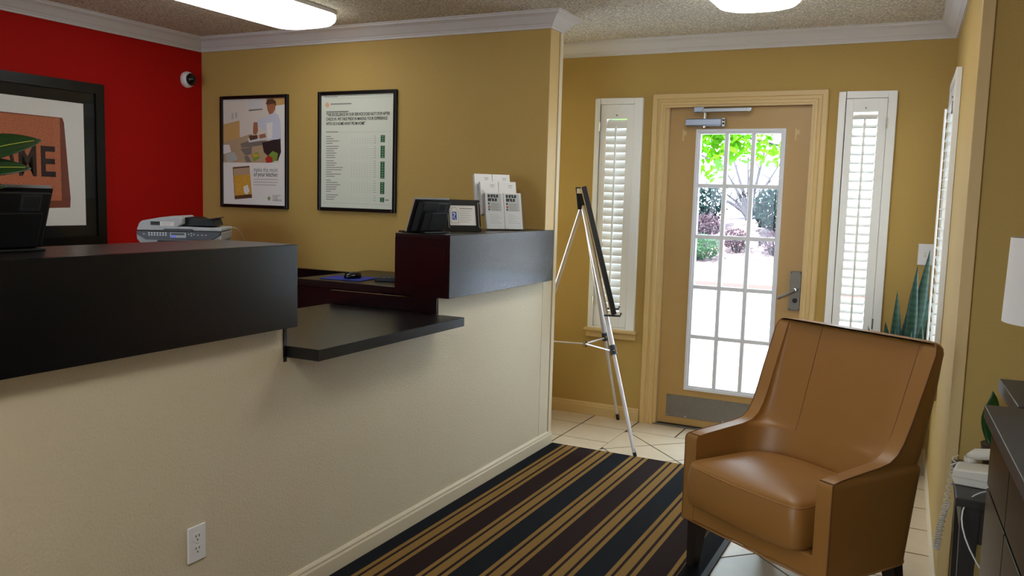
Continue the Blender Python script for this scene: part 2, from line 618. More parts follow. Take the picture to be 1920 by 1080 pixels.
# dark strips lining the notch
struct(MB().box(XK - 0.13, XK + 0.004, 2.236, 2.25, 0.862, 0.99), 'trim_5', 'laminate')
struct(MB().box(XK - 0.13, XK - 0.004, 3.238, 3.25, 0.917, 0.99), 'trim_6', 'laminate')

# crown mouldings
CR = [(0.0, ZC - 0.088), (0.010, ZC - 0.088), (0.012, ZC - 0.076), (0.017, ZC - 0.072), (0.019, ZC - 0.066), (0.026, ZC - 0.062),
      (0.040, ZC - 0.046), (0.056, ZC - 0.028), (0.072, ZC - 0.018), (0.078, ZC - 0.016), (0.080, ZC - 0.008), (0.086, ZC - 0.006), (0.086, ZC), (0.0, ZC)]
struct(MB().loft(sweep([(XR, BACKY), (XR, YA), (XK, YA), (XK + 0.0, YE), (-2.70, YE)], CR)), 'trim_7', 'crown_white')
struct(MB().loft(sweep([(-2.70, YD), (xw(YD), YD), (xw(YL), YL), (FARX, YL)], CR)), 'trim_8', 'crown_white')

# baseboards
BB = [(0, 0), (0.012, 0), (0.012, 0.058), (0.009, 0.066), (0.009, 0.074), (0.004, 0.085), (0, 0.085)]
struct(MB().loft(sweep([(XK, 0.2), (XK, YE + 0.001), (-2.70, YE + 0.001)], BB)), 'baseboard_counter', 'trim_cream')
struct(MB().loft(sweep([(-2.70, YD), (-1.69, YD)], BB)), 'baseboard_back', 'trim_tan')
struct(MB().loft(sweep([(-0.635, YD), (xw(YD), YD)], BB)), 'baseboard_corner', 'trim_tan')
struct(MB().loft(sweep([(xw(YD), YD), (xw(YL), YL), (FARX, YL)], [(o * .5, z) for o, z in BB])), 'baseboard_right', 'trim_cream')

# ------------------------------------------------------------------ floor tiles
FLOOR = bpy.data.objects['floor']
MB().box(-2.70, 0.14, 1.95, YD, -0.0039, -0.003).build('grout_bed', 'grout', FLOOR)
def clip(poly, a, b, c):        # keep a*x + b*y <= c
    out = []
    for i in range(len(poly)):
        p, q = poly[i], poly[(i + 1) % len(poly)]
        dp, dq = a * p[0] + b * p[1] - c, a * q[0] + b * q[1] - c
        if dp <= 0:
            out.append(p)
        if dp * dq < 0:
            t = dp / (dp - dq)
            out.append((p[0] + t * (q[0] - p[0]), p[1] + t * (q[1] - p[1])))
    return out
RUG = (-1.97, -0.712, 0.9, 4.54)
def tile(poly):
    if len(poly) < 3:
        return
    area = 0.5 * abs(sum(poly[i][0] * poly[(i + 1) % len(poly)][1] - poly[(i + 1) % len(poly)][0] * poly[i][1] for i in range(len(poly))))
    if area < 0.0006:
        return
    if all(RUG[0] < x < RUG[1] and RUG[2] < y < RUG[3] for x, y in poly):
        return
    cx = sum(p[0] for p in poly) / len(poly)
    cy = sum(p[1] for p in poly) / len(poly)
    g = 0.005
    q = []
    for x, y in poly:
        d = math.hypot(x - cx, y - cy)
        k = max(0.0, 1 - g / max(d * 0.75, 1e-4))
        q.append((cx + (x - cx) * k, cy + (y - cy) * k))
    o = MB().prism([(x - cx, y - cy) for x, y in q], -0.0035, 0.0).build('tile', 'tile', FLOOR)
    o.location = (cx, cy, 0)
FX0, FX1, FY1 = -1.688, -0.27, 5.067
S = 0.31
for i in range(-1, 9):
    for j in range(0, 5):
        x0, y1 = -1.995 + (i - 1) * S, [YD, FY1, 4.736, 4.405, 4.075][j]
        y0 = [FY1, 4.736, 4.405, 4.075, 3.745][j]
        if j == 0 or x0 + S <= FX0 + 0.01:
            p = [(x0, y0), (x0 + S, y0), (x0 + S, y1), (x0, y1)]
            p = clip(clip(p, 1, 0, 0.03), 0, 1, YD)
            if x0 < XK and y0 < YE:
                p = clip(p, 0, -1, -YE)
            tile(p)
k = 0
y = 5.115
while y > 2.0:
    p = clip([(FX1, y - S), (xw(y - S) + .01, y - S), (xw(y) + .01, y), (FX1, y)], 0, 1, FY1)
    tile(p)
    y -= 0.3105
tile([(FX1, 5.115 - 0.048), (0.0, 5.115 - 0.048), (0.0, 5.115 - 0.0485), (FX1, 5.115 - 0.0485)])
D = 0.431
for a in range(-12, 14):
    for b in range(-14, 14):
        s0, d0 = 3.371 + a * D, -6.275 + b * D          # s = x + y, d = x - y
        pts = [((s + d) / 2, (s - d) / 2) for s, d in ((s0, d0), (s0 + D, d0), (s0 + D, d0 + D), (s0, d0 + D))]
        p = clip(clip(clip(clip(pts, 1, 0, FX1), -1, 0, -FX0), 0, 1, FY1), 0, -1, -2.0)
        tile(p)

# ------------------------------------------------------------------ door
d = thing('door_1', None, None, (0, YD, 0), kind='structure')
# local: x as world, y = depth from wall face (+ is outside), z up
YS0, YS1 = 0.022, 0.066
GX0, GX1, GZ0, GZ1 = -1.403, -0.862, 0.25, 1.90
DX0, DX1 = -1.573, -0.716
m = MB()
m.box(DX0, GX0 + 0.02, YS0, YS1, 0.012, 2.032)
m.box(GX1 - 0.02, DX1, YS0, YS1, 0.012, 2.032)
m.box(GX0 + 0.02, GX1 - 0.02, YS0, YS1, 0.012, GZ0 + 0.02)
m.box(GX0 + 0.02, GX1 - 0.02, YS0, YS1, GZ1 - 0.02, 2.032)
m.build('slab', 'door_tan', d)
def ring(mb, x0, x1, z0, z1, wd, y0, y1):
    mb.box(x0, x0 + wd, y0, y1, z0, z1); mb.box(x1 - wd, x1, y0, y1, z0, z1)
    mb.box(x0 + wd, x1 - wd, y0, y1, z0, z0 + wd); mb.box(x0 + wd, x1 - wd, y0, y1, z1 - wd, z1)
m = MB()
ring(m, GX0, GX1, GZ0, GZ1, 0.016, 0.008, 0.03)
ring(m, GX0 + 0.016, GX1 - 0.016, GZ0 + 0.016, GZ1 - 0.016, 0.013, 0.016, 0.05)
m.build('glazing_frame', 'glaze_white', d)
IX0, IX1, IZ0, IZ1 = GX0 + 0.029, GX1 - 0.029, GZ0 + 0.029, GZ1 - 0.029
pw, ph = (IX1 - IX0) / 3, (IZ1 - IZ0) / 5
for i in (1, 2):
    MB().box(IX0 + pw * i - 0.013, IX0 + pw * i + 0.013, 0.016, 0.044, IZ0, IZ1).build('muntin', 'glaze_white', d, bevel=0.003, seg=1)
for j in (1, 2, 3, 4):
    MB().box(IX0, IX1, 0.017, 0.043, IZ0 + ph * j - 0.013, IZ0 + ph * j + 0.013).build('muntin', 'glaze_white', d, bevel=0.003, seg=1)
for i in range(3):
    for j in range(5):
        MB().box(IX0 + pw * i + .008, IX0 + pw * (i + 1) - .008, 0.036, 0.039, IZ0 + ph * j + .008, IZ0 + ph * (j + 1) - .008).build('pane', 'glass', d)
kp = MB().box(-1.515, -0.77, 0.018, YS0, 0.062, 0.207).build('kick_plate', 'brushed_steel', d, bevel=0.001, seg=1)
for i in range(7):
    for z in (0.072, 0.197):
        MB().tube([(-1.505 + i * 0.1205, 0.0165, z), (-1.505 + i * 0.1205, 0.018, z)], 0.004, 8).build('screw', 'chrome', kp)
MB().box(DX0 + .01, DX1 - .01, 0.012, 0.03, 0.004, 0.016).build('door_sweep', 'rubber', d)
MB().box(DX0 - .02, DX1 + .02, -0.005, 0.13, -0.003, 0.010).build('threshold', 'brushed_steel', d)
# filled screw holes in the upper corners
for x in (-1.48, -0.80):
    MB().box(x - .012, x - .003, YS0 - .002, YS0 + .001, 1.83, 1.90).build('patch', 'trim_tan', d)
    MB().box(x - .004, x + .012, YS0 - .002, YS0 + .001, 1.865, 1.89).build('patch', 'trim_tan', d)
# closer
cl = MB().box(-1.465, -1.24, -0.03, YS0, 1.918, 1.962).build('closer_body', 'closer_metal', d, bevel=0.006)
MB().box(-1.24, -1.218, -0.028, YS0, 1.914, 1.966).build('closer_end_cap', 'chrome', cl, bevel=0.004)
for z in (1.95, 1.93):
    MB().tube([(-1.229, -0.0285, z), (-1.229, -0.031, z)], 0.006, 10).build('valve_screw', 'rubber', cl)
MB().tube([(-1.345, -0.01, 1.962), (-1.345, -0.01, 2.0)], 0.011, 12).build('closer_spindle', 'chrome', cl)
MB().tube([(-1.345, -0.01, 1.918), (-1.345, -0.01, 1.906)], 0.012, 12).build('closer_nut', 'chrome', cl)
ca = MB().box(-1.415, -1.352, -0.03, 0.004, 2.0, 2.034).build('closer_shoe', 'closer_metal', d, bevel=0.004)
MB().box(-1.36, -1.06, -0.045, -0.035, 1.998, 2.022).build('closer_arm', 'chrome', d, bevel=0.003)
MB().tube([(-1.35, -0.03, 2.012), (-1.07, -0.03, 2.012)], 0.007, 10).build('closer_rod', 'aluminium', d)
MB().tube([(-1.075, -0.05, 2.01), (-1.075, -0.02, 2.01)], 0.012, 12).build('closer_pivot', 'chrome', d)
# lock
lp = MB().box(-0.788, -0.722, 0.004, YS0, 0.817, 1.053).build('lock_plate', 'brushed_steel', d, bevel=0.003, seg=1)
for x in (-.78, -.73):
    for z in (.826, 1.044):
        MB().tube([(x, 0.0035, z), (x, 0.002, z)], 0.0035, 8).build('screw', 'rubber', lp)
MB().tube([(-0.752, 0.004, 0.945), (-0.752, -0.035, 0.945)], 0.011, 12).build('lever_spindle', 'chrome', lp)
MB().tube([(-0.752, -0.04, 0.945), (-0.79, -0.046, 0.918), (-0.845, -0.046, 0.89)], [0.010, 0.009, 0.010], 10).build('lever', 'brushed_steel', lp)
MB().tube([(-0.752, 0.003, 0.878), (-0.752, -0.004, 0.878)], 0.014, 14).build('key_cylinder', 'rubber', lp)

# door casing: stepped profile round the opening
CS = [(0, 0.004), (0, -0.018), (0.012, -0.018), (0.016, -0.022), (0.03, -0.022), (0.034, -0.016), (0.052, -0.014), (0.056, -0.020), (0.082, -0.020), (0.088, -0.012), (0.088, 0.004)]
m = MB()
rings = []
xl, xr, zt = -1.597, -0.728 + 0.0, 2.034
for px, pz, sx, sz in ((xl, 0.0, -1, 0), (xl, zt, -1, 1), (xr + 0.01, zt, 1, 1), (xr + 0.01, 0.0, 1, 0)):
    rings.append([(px + sx * o, YD + y, pz + sz * o) for o, y in CS])
m.loft(rings)
struct(m, 'trim_9', 'trim_tan')
m = MB()
m.box(-1.60, -1.576, YD - 0.004, YD + 0.13, 0, 2.05); m.box(-0.714, -0.69, YD - 0.004, YD + 0.13, 0, 2.05); m.box(-1.576, -0.714, YD - 0.004, YD + 0.13, 2.034, 2.05)
struct(m, 'trim_10', 'trim_tan')

# ------------------------------------------------------------------ shuttered windows
def shutter(name, loc, rot, wd, z0, z1, ox0, ox1, oz0, oz1, px0, px1, tilt, pitch, hinge_right, sill):
    """local x along wall, y up, z out into the room; origin at left bottom of the frame"""
    t = thing(name, None, None, loc, rot, kind='structure')
    h = z1 - z0
    m = MB()
    fw0, fw1 = px0, wd - px1
    # casing frame, 4 bars as one mitred ring
    pr = [(0, 0), (0, 0.022), (0.006, 0.026), (0.03, 0.026), (0.032, 0.0)]
    m.box(0, px0, 0, h, -0.004, 0.0) if False else None
    m.box(0, px0, 0, h, 0, 0.026); m.box(px1, wd, 0, h, 0, 0.026)
    m.box(px0, px1, h - 0.038, h, 0, 0.026); m.box(px0, px1, 0, 0.012, 0, 0.026)
    m.build('frame', 'shutter_white', t, bevel=0.002, seg=1)
    g = 0.002
    a, b, c, e = px0 + g, px1 - g, 0.014, h - 0.040
    for (x0, x1) in ((a, ox0), (ox1, b)):
        MB().box(x0, x1, c, e, -0.008, 0.020).build('stile', 'shutter_white', t, bevel=0.0015, seg=1)
    for (y0, y1) in ((c, oz0), (oz1, e)):
        MB().box(ox0, ox1, y0, y1, -0.008, 0.019).build('rail', 'shutter_white', t)
    n = round((oz1 - oz0 - 0.004) / pitch)
    slat = None
    ring = []
    W2, T2 = 0.031, 0.0045
    sect = [(W2 * math.cos(2 * PI * k / 12), T2 * math.sin(2 * PI * k / 12)) for k in range(12)]
    ca, sa = math.cos(tilt), math.sin(tilt)
    ysl = oz0 + (oz1 - oz0 - (n - 1) * pitch) / 2
    for i in range(n):
        if slat is None:
            r = [[(x, p * sa + q * ca, p * ca - q * sa) for p, q in sect] for x in (ox0 + .001, ox1 - .001)]
            slat = MB().loft(r).build('slat', 'shutter_white', t, smooth=True, autosmooth=40)
            s = slat
        else:
            s = slat.copy()
            col.objects.link(s)
        s.location = (0, ysl + i * pitch, 0.006)
    zr = 0.006 + W2 * ca + 0.006
    xm = (ox0 + ox1) / 2
    MB().box(xm - 0.006, xm + 0.006, ysl - 0.01, ysl + (n - 1) * pitch - 0.012, zr, zr + 0.010).build('tilt_rod', 'shutter_white', t, bevel=0.003)
    hx = px1 if hinge_right else px0
    for y in (h * 0.88, h * 0.12):
        MB().tube([(hx, y - .03, 0.028), (hx, y + .03, 0.028)], 0.005, 8).build('hinge', 'chrome', t)
    MB().tube([(xm, oz1 + .022, 0.019), (xm, oz1 + .022, 0.024)], 0.005, 8).build('knob', 'brushed_steel', t)
    MB().box(ox0 - .05, ox1 + .05, oz0 - .04, oz1 + .04, -0.085, -0.081).build('pane', 'glass', t)
    if sill:
        MB().box(-0.02, wd + 0.02, -0.022, 0.0, 0, 0.045).build('sill', sill, t, bevel=0.005)
        MB().box(-0.012, wd + 0.012, -0.065, -0.022, 0, 0.022).build('apron', sill, t, bevel=0.006)
    return t
shutter('window_1', (-2.067, YD, 0.60), FACE_NEG_Y, 0.322, 0.60, 2.10, 0.080, 0.217, 0.12, 1.37, 0.037, 0.268, math.radians(-64), 0.0515, False, 'trim_tan')
shutter('window_2', (-0.575, YD, 0.60), FACE_NEG_Y, 0.308, 0.60, 2.10, 0.083, 0.212, 0.12, 1.385, 0.040, 0.262, math.radians(-34), 0.0505, True, 'trim_tan')
ang = math.atan(0.0335)
R3 = Matrix.Rotation(ang, 3, 'Z') @ FACE_NEG_X
shutter('window_3', (xw(5.16) - .001, 5.16, 0.60), R3, 0.67, 0.60, 2.10, 0.075, 0.595, 0.12, 1.38, 0.036, 0.634, math.radians(-8), 0.0505, True, 'trim_tan')

# ------------------------------------------------------------------ ceiling lights
def ceiling_light(label, cx, y0, y1, hw, lens='lens'):
    t = thing('ceiling_light', label, 'ceiling light', (cx, (y0 + y1) / 2, ZC), group='wraparound ceiling lights')
    hl = (y1 - y0) / 2
    def rr(a, z, r):
        return [(x, y, z) for x, y in rrect(-hw + a, hw - a, -hl + a, hl - a, r, 7)]
    MB().loft([rr(0.0, -0.002, .15), rr(0.0, -0.022, .15)]).build('housing', 'crown_white', t)
    MB().loft([rr(0.004, -0.0225, .15), rr(0.0, -0.035, .15), rr(0.006, -0.055, .145), rr(0.025, -0.072, .13), rr(0.06, -0.082, .10), rr(0.11, -0.086, .06)]).build('lens', lens, t, smooth=True, autosmooth=50)
ceiling_light('glowing white wraparound ceiling light above the red and tan office corner', -3.33, 2.75, 4.03, 0.225, 'lens_dim')
ceiling_light('glowing white wraparound ceiling light nearest the glazed door', -0.86, 3.12, 4.42, 0.205)
ceiling_light('added unseen white wraparound light filling the lobby from behind the camera', -0.55, -0.4, 0.9, 0.205, 'lens_fill')  # added out of view to brighten counter wall, chair and lamp wall

# ------------------------------------------------------------------ reception counter
XF = -1.925
def ledge(label, y0, y1, xb, ztop, top):
    t = thing('counter_ledge', label, 'counter', (XF, y0, 0.99), group='dark ledges of the reception counter')
    L, D, H = y1 - y0, xb - XF, ztop - 0.99
    MB().box(-0.02, 0, 0, L, 0.0, H).build('front_panel', 'laminate', t, bevel=0.0015, seg=1)
    MB().box(D, -0.02, 0, L, H - 0.02, H).build('top', top, t, bevel=0.0015, seg=1)
    MB().box(D + .02, -0.02, 0, 0.02, 0.0, H - .02).build('end_panel', 'laminate', t)
    MB().box(D + .02, -0.02, L - .02, L, 0.0, H - .02).build('end_panel', 'laminate', t)
    MB().box(D, D + .02, 0, L, 0.0, H - .02).build('rear_panel', 'laminate', t)
    MB().box(D + .02, -0.02, 0.02, L - .02, 0.0, .015).build('bottom_panel', 'laminate', t)
    return t
ledge('long dark counter ledge holding the leafy plant and a black terminal', 0.2, 2.240, -2.29, 1.269, 'laminate_top')
ledge('shorter dark counter ledge under the brochures, beside the poster wall', 3.237, 4.368, -2.215, 1.272, 'laminate_top')
t = thing('service_shelf', 'low dark service shelf set between the two counter ledges', 'shelf', (-1.845, 2.252, 0.876))
MB().box(-0.75, 0, 0, 0.984, 0, 0.04).build('top', 'laminate_top', t, bevel=0.0015, seg=1)
MB().box(-0.0005, 0.0015, 0.0, 0.984, 0.001, 0.039).build('edge_band', 'laminate', t)

t = thing('work_desk', 'dark work desk behind the short ledge, holding the blue mouse pad', 'desk', (-3.17, 3.66, 0))
MB().box(0, 0.94, 0, 0.70, 0.935, 0.97).build('top', 'laminate_top', t, bevel=0.002, seg=1)
MB().box(0.01, 0.93, 0.02, 0.04, 0, 0.935).build('front_panel', 'laminate', t)
MB().box(0.01, 0.03, 0.04, 0.69, 0, 0.935).build('side_panel', 'laminate', t)
MB().box(0.91, 0.93, 0.04, 0.69, 0, 0.935).build('side_panel', 'laminate', t)
t = thing('credenza', 'low dark credenza against the poster wall behind the work desk', 'cabinet', (-4.4, 4.06, 0))
MB().box(0, 1.2, 0, 0.29, 0.06, 0.70).build('body', 'laminate', t)
MB().box(-.005, 1.205, -.01, 0.295, 0.70, 0.74).build('top', 'laminate', t, bevel=0.002, seg=1)
MB().box(0, 1.2, 0.27, 0.295, 0.74, 0.95).build('backsplash', 'laminate', t)
for i in range(2):
    dd = MB().box(0.02 + i * .59, 0.59 + i * .59, -0.016, 0, 0.08, 0.68).build('door', 'laminate', t, bevel=0.002, seg=1)
    MB().box(0.52 + i * .12, 0.53 + i * .12, -0.03, -0.016, 0.4, 0.52).build('handle', 'brushed_steel', dd)
t = thing('under_panel', 'black panel below the short ledge facing the service shelf', 'panel', (-2.6, 3.256, 0))
MB().box(0, 0.49, 0, 0.02, 0.0, 0.98).build('panel', 'laminate', t)
MB().box(0.0, 0.02, 0.02, 0.40, 0.0, 0.93).build('side_panel', 'laminate', t)
t = thing('storage_cabinet', 'dark storage cabinet under the printer behind the long ledge', 'cabinet', (-3.84, 3.52, 0), math.radians(28))
MB().box(-.30, .30, -.24, .24, 0.0005, 1.09).build('body', 'laminate', t)
MB().box(-.31, .31, -.25, .25, 1.09, 1.12).build('top', 'laminate', t, bevel=0.002, seg=1)
for s in (-1, 1):
    dd = MB().box(min(0.004 * s, .29 * s), max(0.004 * s, .29 * s), -.258, -.24, .07, 1.07).build('door', 'laminate', t)
    MB().box(.03 * s - .005, .03 * s + .005, -.275, -.258, .6, .75).build('handle', 'brushed_steel', dd)

# ------------------------------------------------------------------ printer
t = thing('printer', 'grey and black multifunction printer beside the red wall corner', 'printer', (-3.84, 3.52, 1.12), math.radians(36))
MB().prism_xz([(-.185, 0), (.185, 0), (.222, .045), (.224, .088), (-.224, .088), (-.222, .045)], -.17, .19).build('base', 'grey_plastic', t, bevel=.004)
MB().box(-.115, .112, -.174, -.10, .004, .040).build('paper_slot', 'black_plastic', t)
MB().box(-.09, .09, -.20, -.172, .004, .010).build('output_tray', 'dark_plastic', t)
pn = MB().prism_xz([(-.222, .090), (.222, .090), (.218, .074), (.168, .044), (-.172, .044), (-.216, .070)], -.186, -.168).build('control_panel', 'dark_plastic', t, bevel=.002, seg=1)
MB().box(-.045, .038, -.189, -.186, .056, .084).build('display', 'grey_plastic', pn)
MB().box(-.040, .030, -.190, -.189, .070, .081).build('screen', 'dark_plastic', pn)
MB().box(-.040, -.014, -.190, -.189, .058, .066).build('screen_light', 'lcd', pn)
for i in range(7):
    for z in (.066, .077):
        MB().box(-.158 + i * .0145, -.150 + i * .0145, -.188, -.186, z, z + .006).build('button', 'white_plastic', pn)
for i, (x, z) in enumerate(((.052, .075), .0 and (0, 0) or (.066, .080), (.066, .068), (.080, .075), (.10, .072), (.122, .072), (.142, .072))):
    MB().box(x - .004, x + .004, -.188, -.186, z - .003, z + .003).build('button', 'grey_plastic', pn)
MB().box(-.186, -.176, -.188, -.186, .071, .077).build('button', 'ink_light', pn)
MB().prism_xz([(-.224, .093), (.224, .093), (.222, .110), (-.01, .115), (.016, .130), (.016, .162), (.0, .172), (-.10, .165), (-.195, .145), (-.21, .132)], -.168, .18).build('lid', 'grey_plastic', t, bevel=.004)
MB().box(-.08, .07, -.186, -.166, .089, .103).build('lid_grip', 'dark_plastic', t, bevel=.004)
MB().prism_xz([(.016, .165), (.075, .163), (.10, .152), (.165, .157), (.180, .118), (.0, .118)], -.10, .16).build('feeder_tray', 'black_plastic', t, bevel=.003)
MB().prism_xz([(.075, .150), (.185, .166), (.186, .161), (.078, .140)], -.12, .15).build('feeder_guide', 'black_plastic', t)
MB().box(-.150, -.102, -.1695, -.168, .122, .142).build('badge', 'ink', t)
MB().box(-.10, -.028, -.1695, -.168, .118, .142).build('sticker', 'paper', t)
for i in range(3):
    MB().box(-.094, -.036 - i * .008, -.170, -.1695, .136 - i * .007, .138 - i * .007).build('printing', 'ink_light', t)
MB().tube(bezier((.205, .02, .105), (.25, .05, .112), (.28, .1, .12), (.29, .19, .03)), .002, 6).build('wire', 'cream_plastic', t)

# ------------------------------------------------------------------ counter terminals
def terminal(label, loc, rot, wd, hh):
    """back of a small touch screen leaning toward the customer: local x runs along the counter, y toward the room"""
    t = thing('touch_terminal', label, 'monitor', loc, rot, group='terminals on the counter')
    lean = 0.055
    def P(x, f, d):          # f = 0 bottom .. 1 top, d = depth behind the screen face
        return (x, -0.02 + lean * f + d, 0.006 + f * hh)
    def slab(mb, x0, x1, f0, f1, d0, d1, ch=0.0):
        mb.add([P(x0, f0, d0), P(x1, f0, d0), P(x1 - ch, f0 + ch * 2, d1), P(x0 + ch, f0 + ch * 2, d1), P(x0, f1, d0), P(x1, f1, d0), P(x1 - ch, f1 - ch * 2, d1), P(x0 + ch, f1 - ch * 2, d1)],
               [(0, 3, 2, 1), (4, 5, 6, 7), (0, 1, 5, 4), (1, 2, 6, 5), (2, 3, 7, 6), (3, 0, 4, 7)])
    h2 = wd / 2
    m = MB(); slab(m, -h2, h2, 0.0, 1.035, -0.006, 0.0); m.build('bezel', 'grey_plastic', t)
    m = MB(); slab(m, -h2 + .003, h2 - .003, 0.0, .985, 0.0, 0.014); m.build('back_shell', 'black_plastic', t)
    m = MB(); slab(m, -h2 + .012, h2 - .012, 0.0, .93, 0.014, 0.042, .012); m.build('back_housing', 'black_plastic', t, bevel=.003)
    m = MB(); slab(m, -h2 + .045, h2 - .045, 0.0, .62, 0.040, 0.075, .015); m.build('stand', 'black_plastic', t, bevel=.003)
    MB().box(-h2 * .75, h2 * .75, -0.10, 0.07, 0, 0.008).build('base', 'black_plastic', t, bevel=.003)
    m = MB(); slab(m, -h2 + .006, h2 - .006, 0.04, 0.96, -0.0075, -0.006); m.build('screen', 'black_gloss', t)
    m = MB(); slab(m, -h2 + .048, -h2 + .106, .60, .88, 0.0418, 0.0424); m.build('vent_panel', 'dark_plastic', t)
    for i in range(9):
        m = MB(); x = -h2 + .055 + i * .005; slab(m, x, x + .0016, .66, .84, 0.0422, 0.0434); m.build('vent_slot', 'rubber', t)
    return t
terminal('black touch terminal with a vented back below the plant leaves', (-2.19, 1.345, 1.2695), PI / 2, 0.34, 0.162)
# x axis must run along +Y with its back toward the room (+X): rotate the frame so that local +y -> +X
for o in [q for q in bpy.data.objects if q.name.startswith('touch_terminal')]:
    o.matrix_world = Matrix.Translation(o.matrix_world.translation) @ Matrix(((0, 1, 0), (-1, 0, 0), (0, 0, 1))).to_4x4()
terminal('small black touch terminal standing behind the framed sign', (-2.125, 3.36, 1.2725), 0, 0.225, 0.150)
o = bpy.data.objects['touch_terminal.001']
o.matrix_world = Matrix.Translation((-2.125, 3.36, 1.2725)) @ Matrix.Rotation(math.radians(-12), 4, 'Z') @ Matrix(((0, 1, 0), (-1, 0, 0), (0, 0, 1))).to_4x4()

# ------------------------------------------------------------------ framed sign on the ledge
def lean_root(name, label, cat, loc, az, back, group=None):
    """local x = right as seen from the front, y = up the leaning face, z = out of the face; az = direction of local x"""
    X = Vector((math.cos(az), math.sin(az), 0))
    N0 = Vector((math.sin(az), -math.cos(az), 0))
    Y = Vector((0, 0, 1)) * math.cos(back) - N0 * math.sin(back)
    N = X.cross(Y)
    return thing(name, label, cat, loc, Matrix((X, Y, N)).transposed(), group)
t = lean_root('sign_frame', 'small black tabletop frame with a white card and blue symbol', 'sign', (-2.055, 3.575, 1.2765), math.radians(50), math.radians(14))
W, Hh = 0.186, 0.155
m = MB()
for a in ((-W / 2, -W / 2 + .028, 0, Hh), (W / 2 - .022, W / 2, 0, Hh), (-W / 2 + .028, W / 2 - .022, 0, .028), (-W / 2 + .028, W / 2 - .022, Hh - .026, Hh)):
    m.box(*a, -0.012, 0.006)
m.build('frame', 'frame_black', t)
MB().box(-W / 2 + .02, W / 2 - .02, .02, Hh - .02, -.012, -.004).build('backing', 'frame_black', t)
MB().box(-W / 2 + .029, W / 2 - .023, .030, Hh - .027, -.004, .002).build('card', 'paper', t)
for x in (-W / 2 + .017, W / 2 - .013):
    MB().box(x, x + .004, .018, Hh - .015, .006, .010).build('clip_bar', 'chrome', t)
    for y in (.018, Hh - .017):
        MB().tube([(x + .006, y, .006), (x + .006, y, .011)], .004, 8).build('stud', 'chrome', t)
m = MB()
m.use('ink_light').poly([(-.060, .040), (-.018, .040), (-.018, .098), (-.028, .118), (-.050, .118), (-.060, .098)], .0024)
m.use('paper').poly([(-.057, .043), (-.021, .043), (-.021, .097), (-.030, .115), (-.048, .115), (-.057, .097)], .0027)
m.use('ink_blue').rect(-.051, -.028, .056, .096, .003)
m.use('paper').poly([(-.049, .086), (-.044, .092), (-.036, .090), (-.034, .083), (-.037, .078), (-.040, .076), (-.040, .071), (-.043, .071), (-.043, .078), (-.038, .082), (-.040, .086), (-.045, .086)], .0033)
m.poly([(-.050, .072), (-.046, .072), (-.031, .058), (-.034, .058)], .0033)
m.use('ink_grey').rect(-.012, .055, .110, .114, .0024)
for i, l in enumerate((.062, .056, .060, .050, .058, .046)):
    m.use('ink_light').rect(-.012, -.012 + l, .098 - i * .0105, .1005 - i * .0105, .0024)
m.build('print', None, t)
MB().box(-.02, .02, .03, .10, -.050, -.013).build('easel_back', 'frame_black', t)

# ------------------------------------------------------------------ brochure holder with six stacks
az, bk = math.radians(47), math.radians(15)
bx, by, bz = -2.035, 3.985, 1.2745
h = lean_root('brochure_holder', 'clear acrylic three-tier brochure holder on the short ledge', 'brochure holder', (bx, by, bz), az, 0)
MB().box(-.108, .108, 0, .004, -.125, .012).build('base', 'acrylic', h)
for x in (-.108, .105):
    s = MB().prism([(0, 0), (.012, 0), (-.02, .09), (-.05, .20), (-.125, .22), (-.125, 0)], x, x + .003).build('side_wall', 'acrylic', h)
    s.matrix_local = Matrix(((0, 0, 1, 0), (0, 1, 0, 0), (1, 0, 0, 0), (0, 0, 0, 1)))
for yy, z0, z1 in ((.078, -.086, -.058), (.126, -.138, -.110)):
    MB().box(-.105, .105, yy - .006, yy - .003, z0, z1).build('shelf', 'acrylic', h)
MB().box(-.06, .0, .004, .070, -.12, -.07).build('support', 'dark_plastic', h)
names = [('front left', 'front right'), ('middle left', 'middle right'), ('back left', 'back right')]
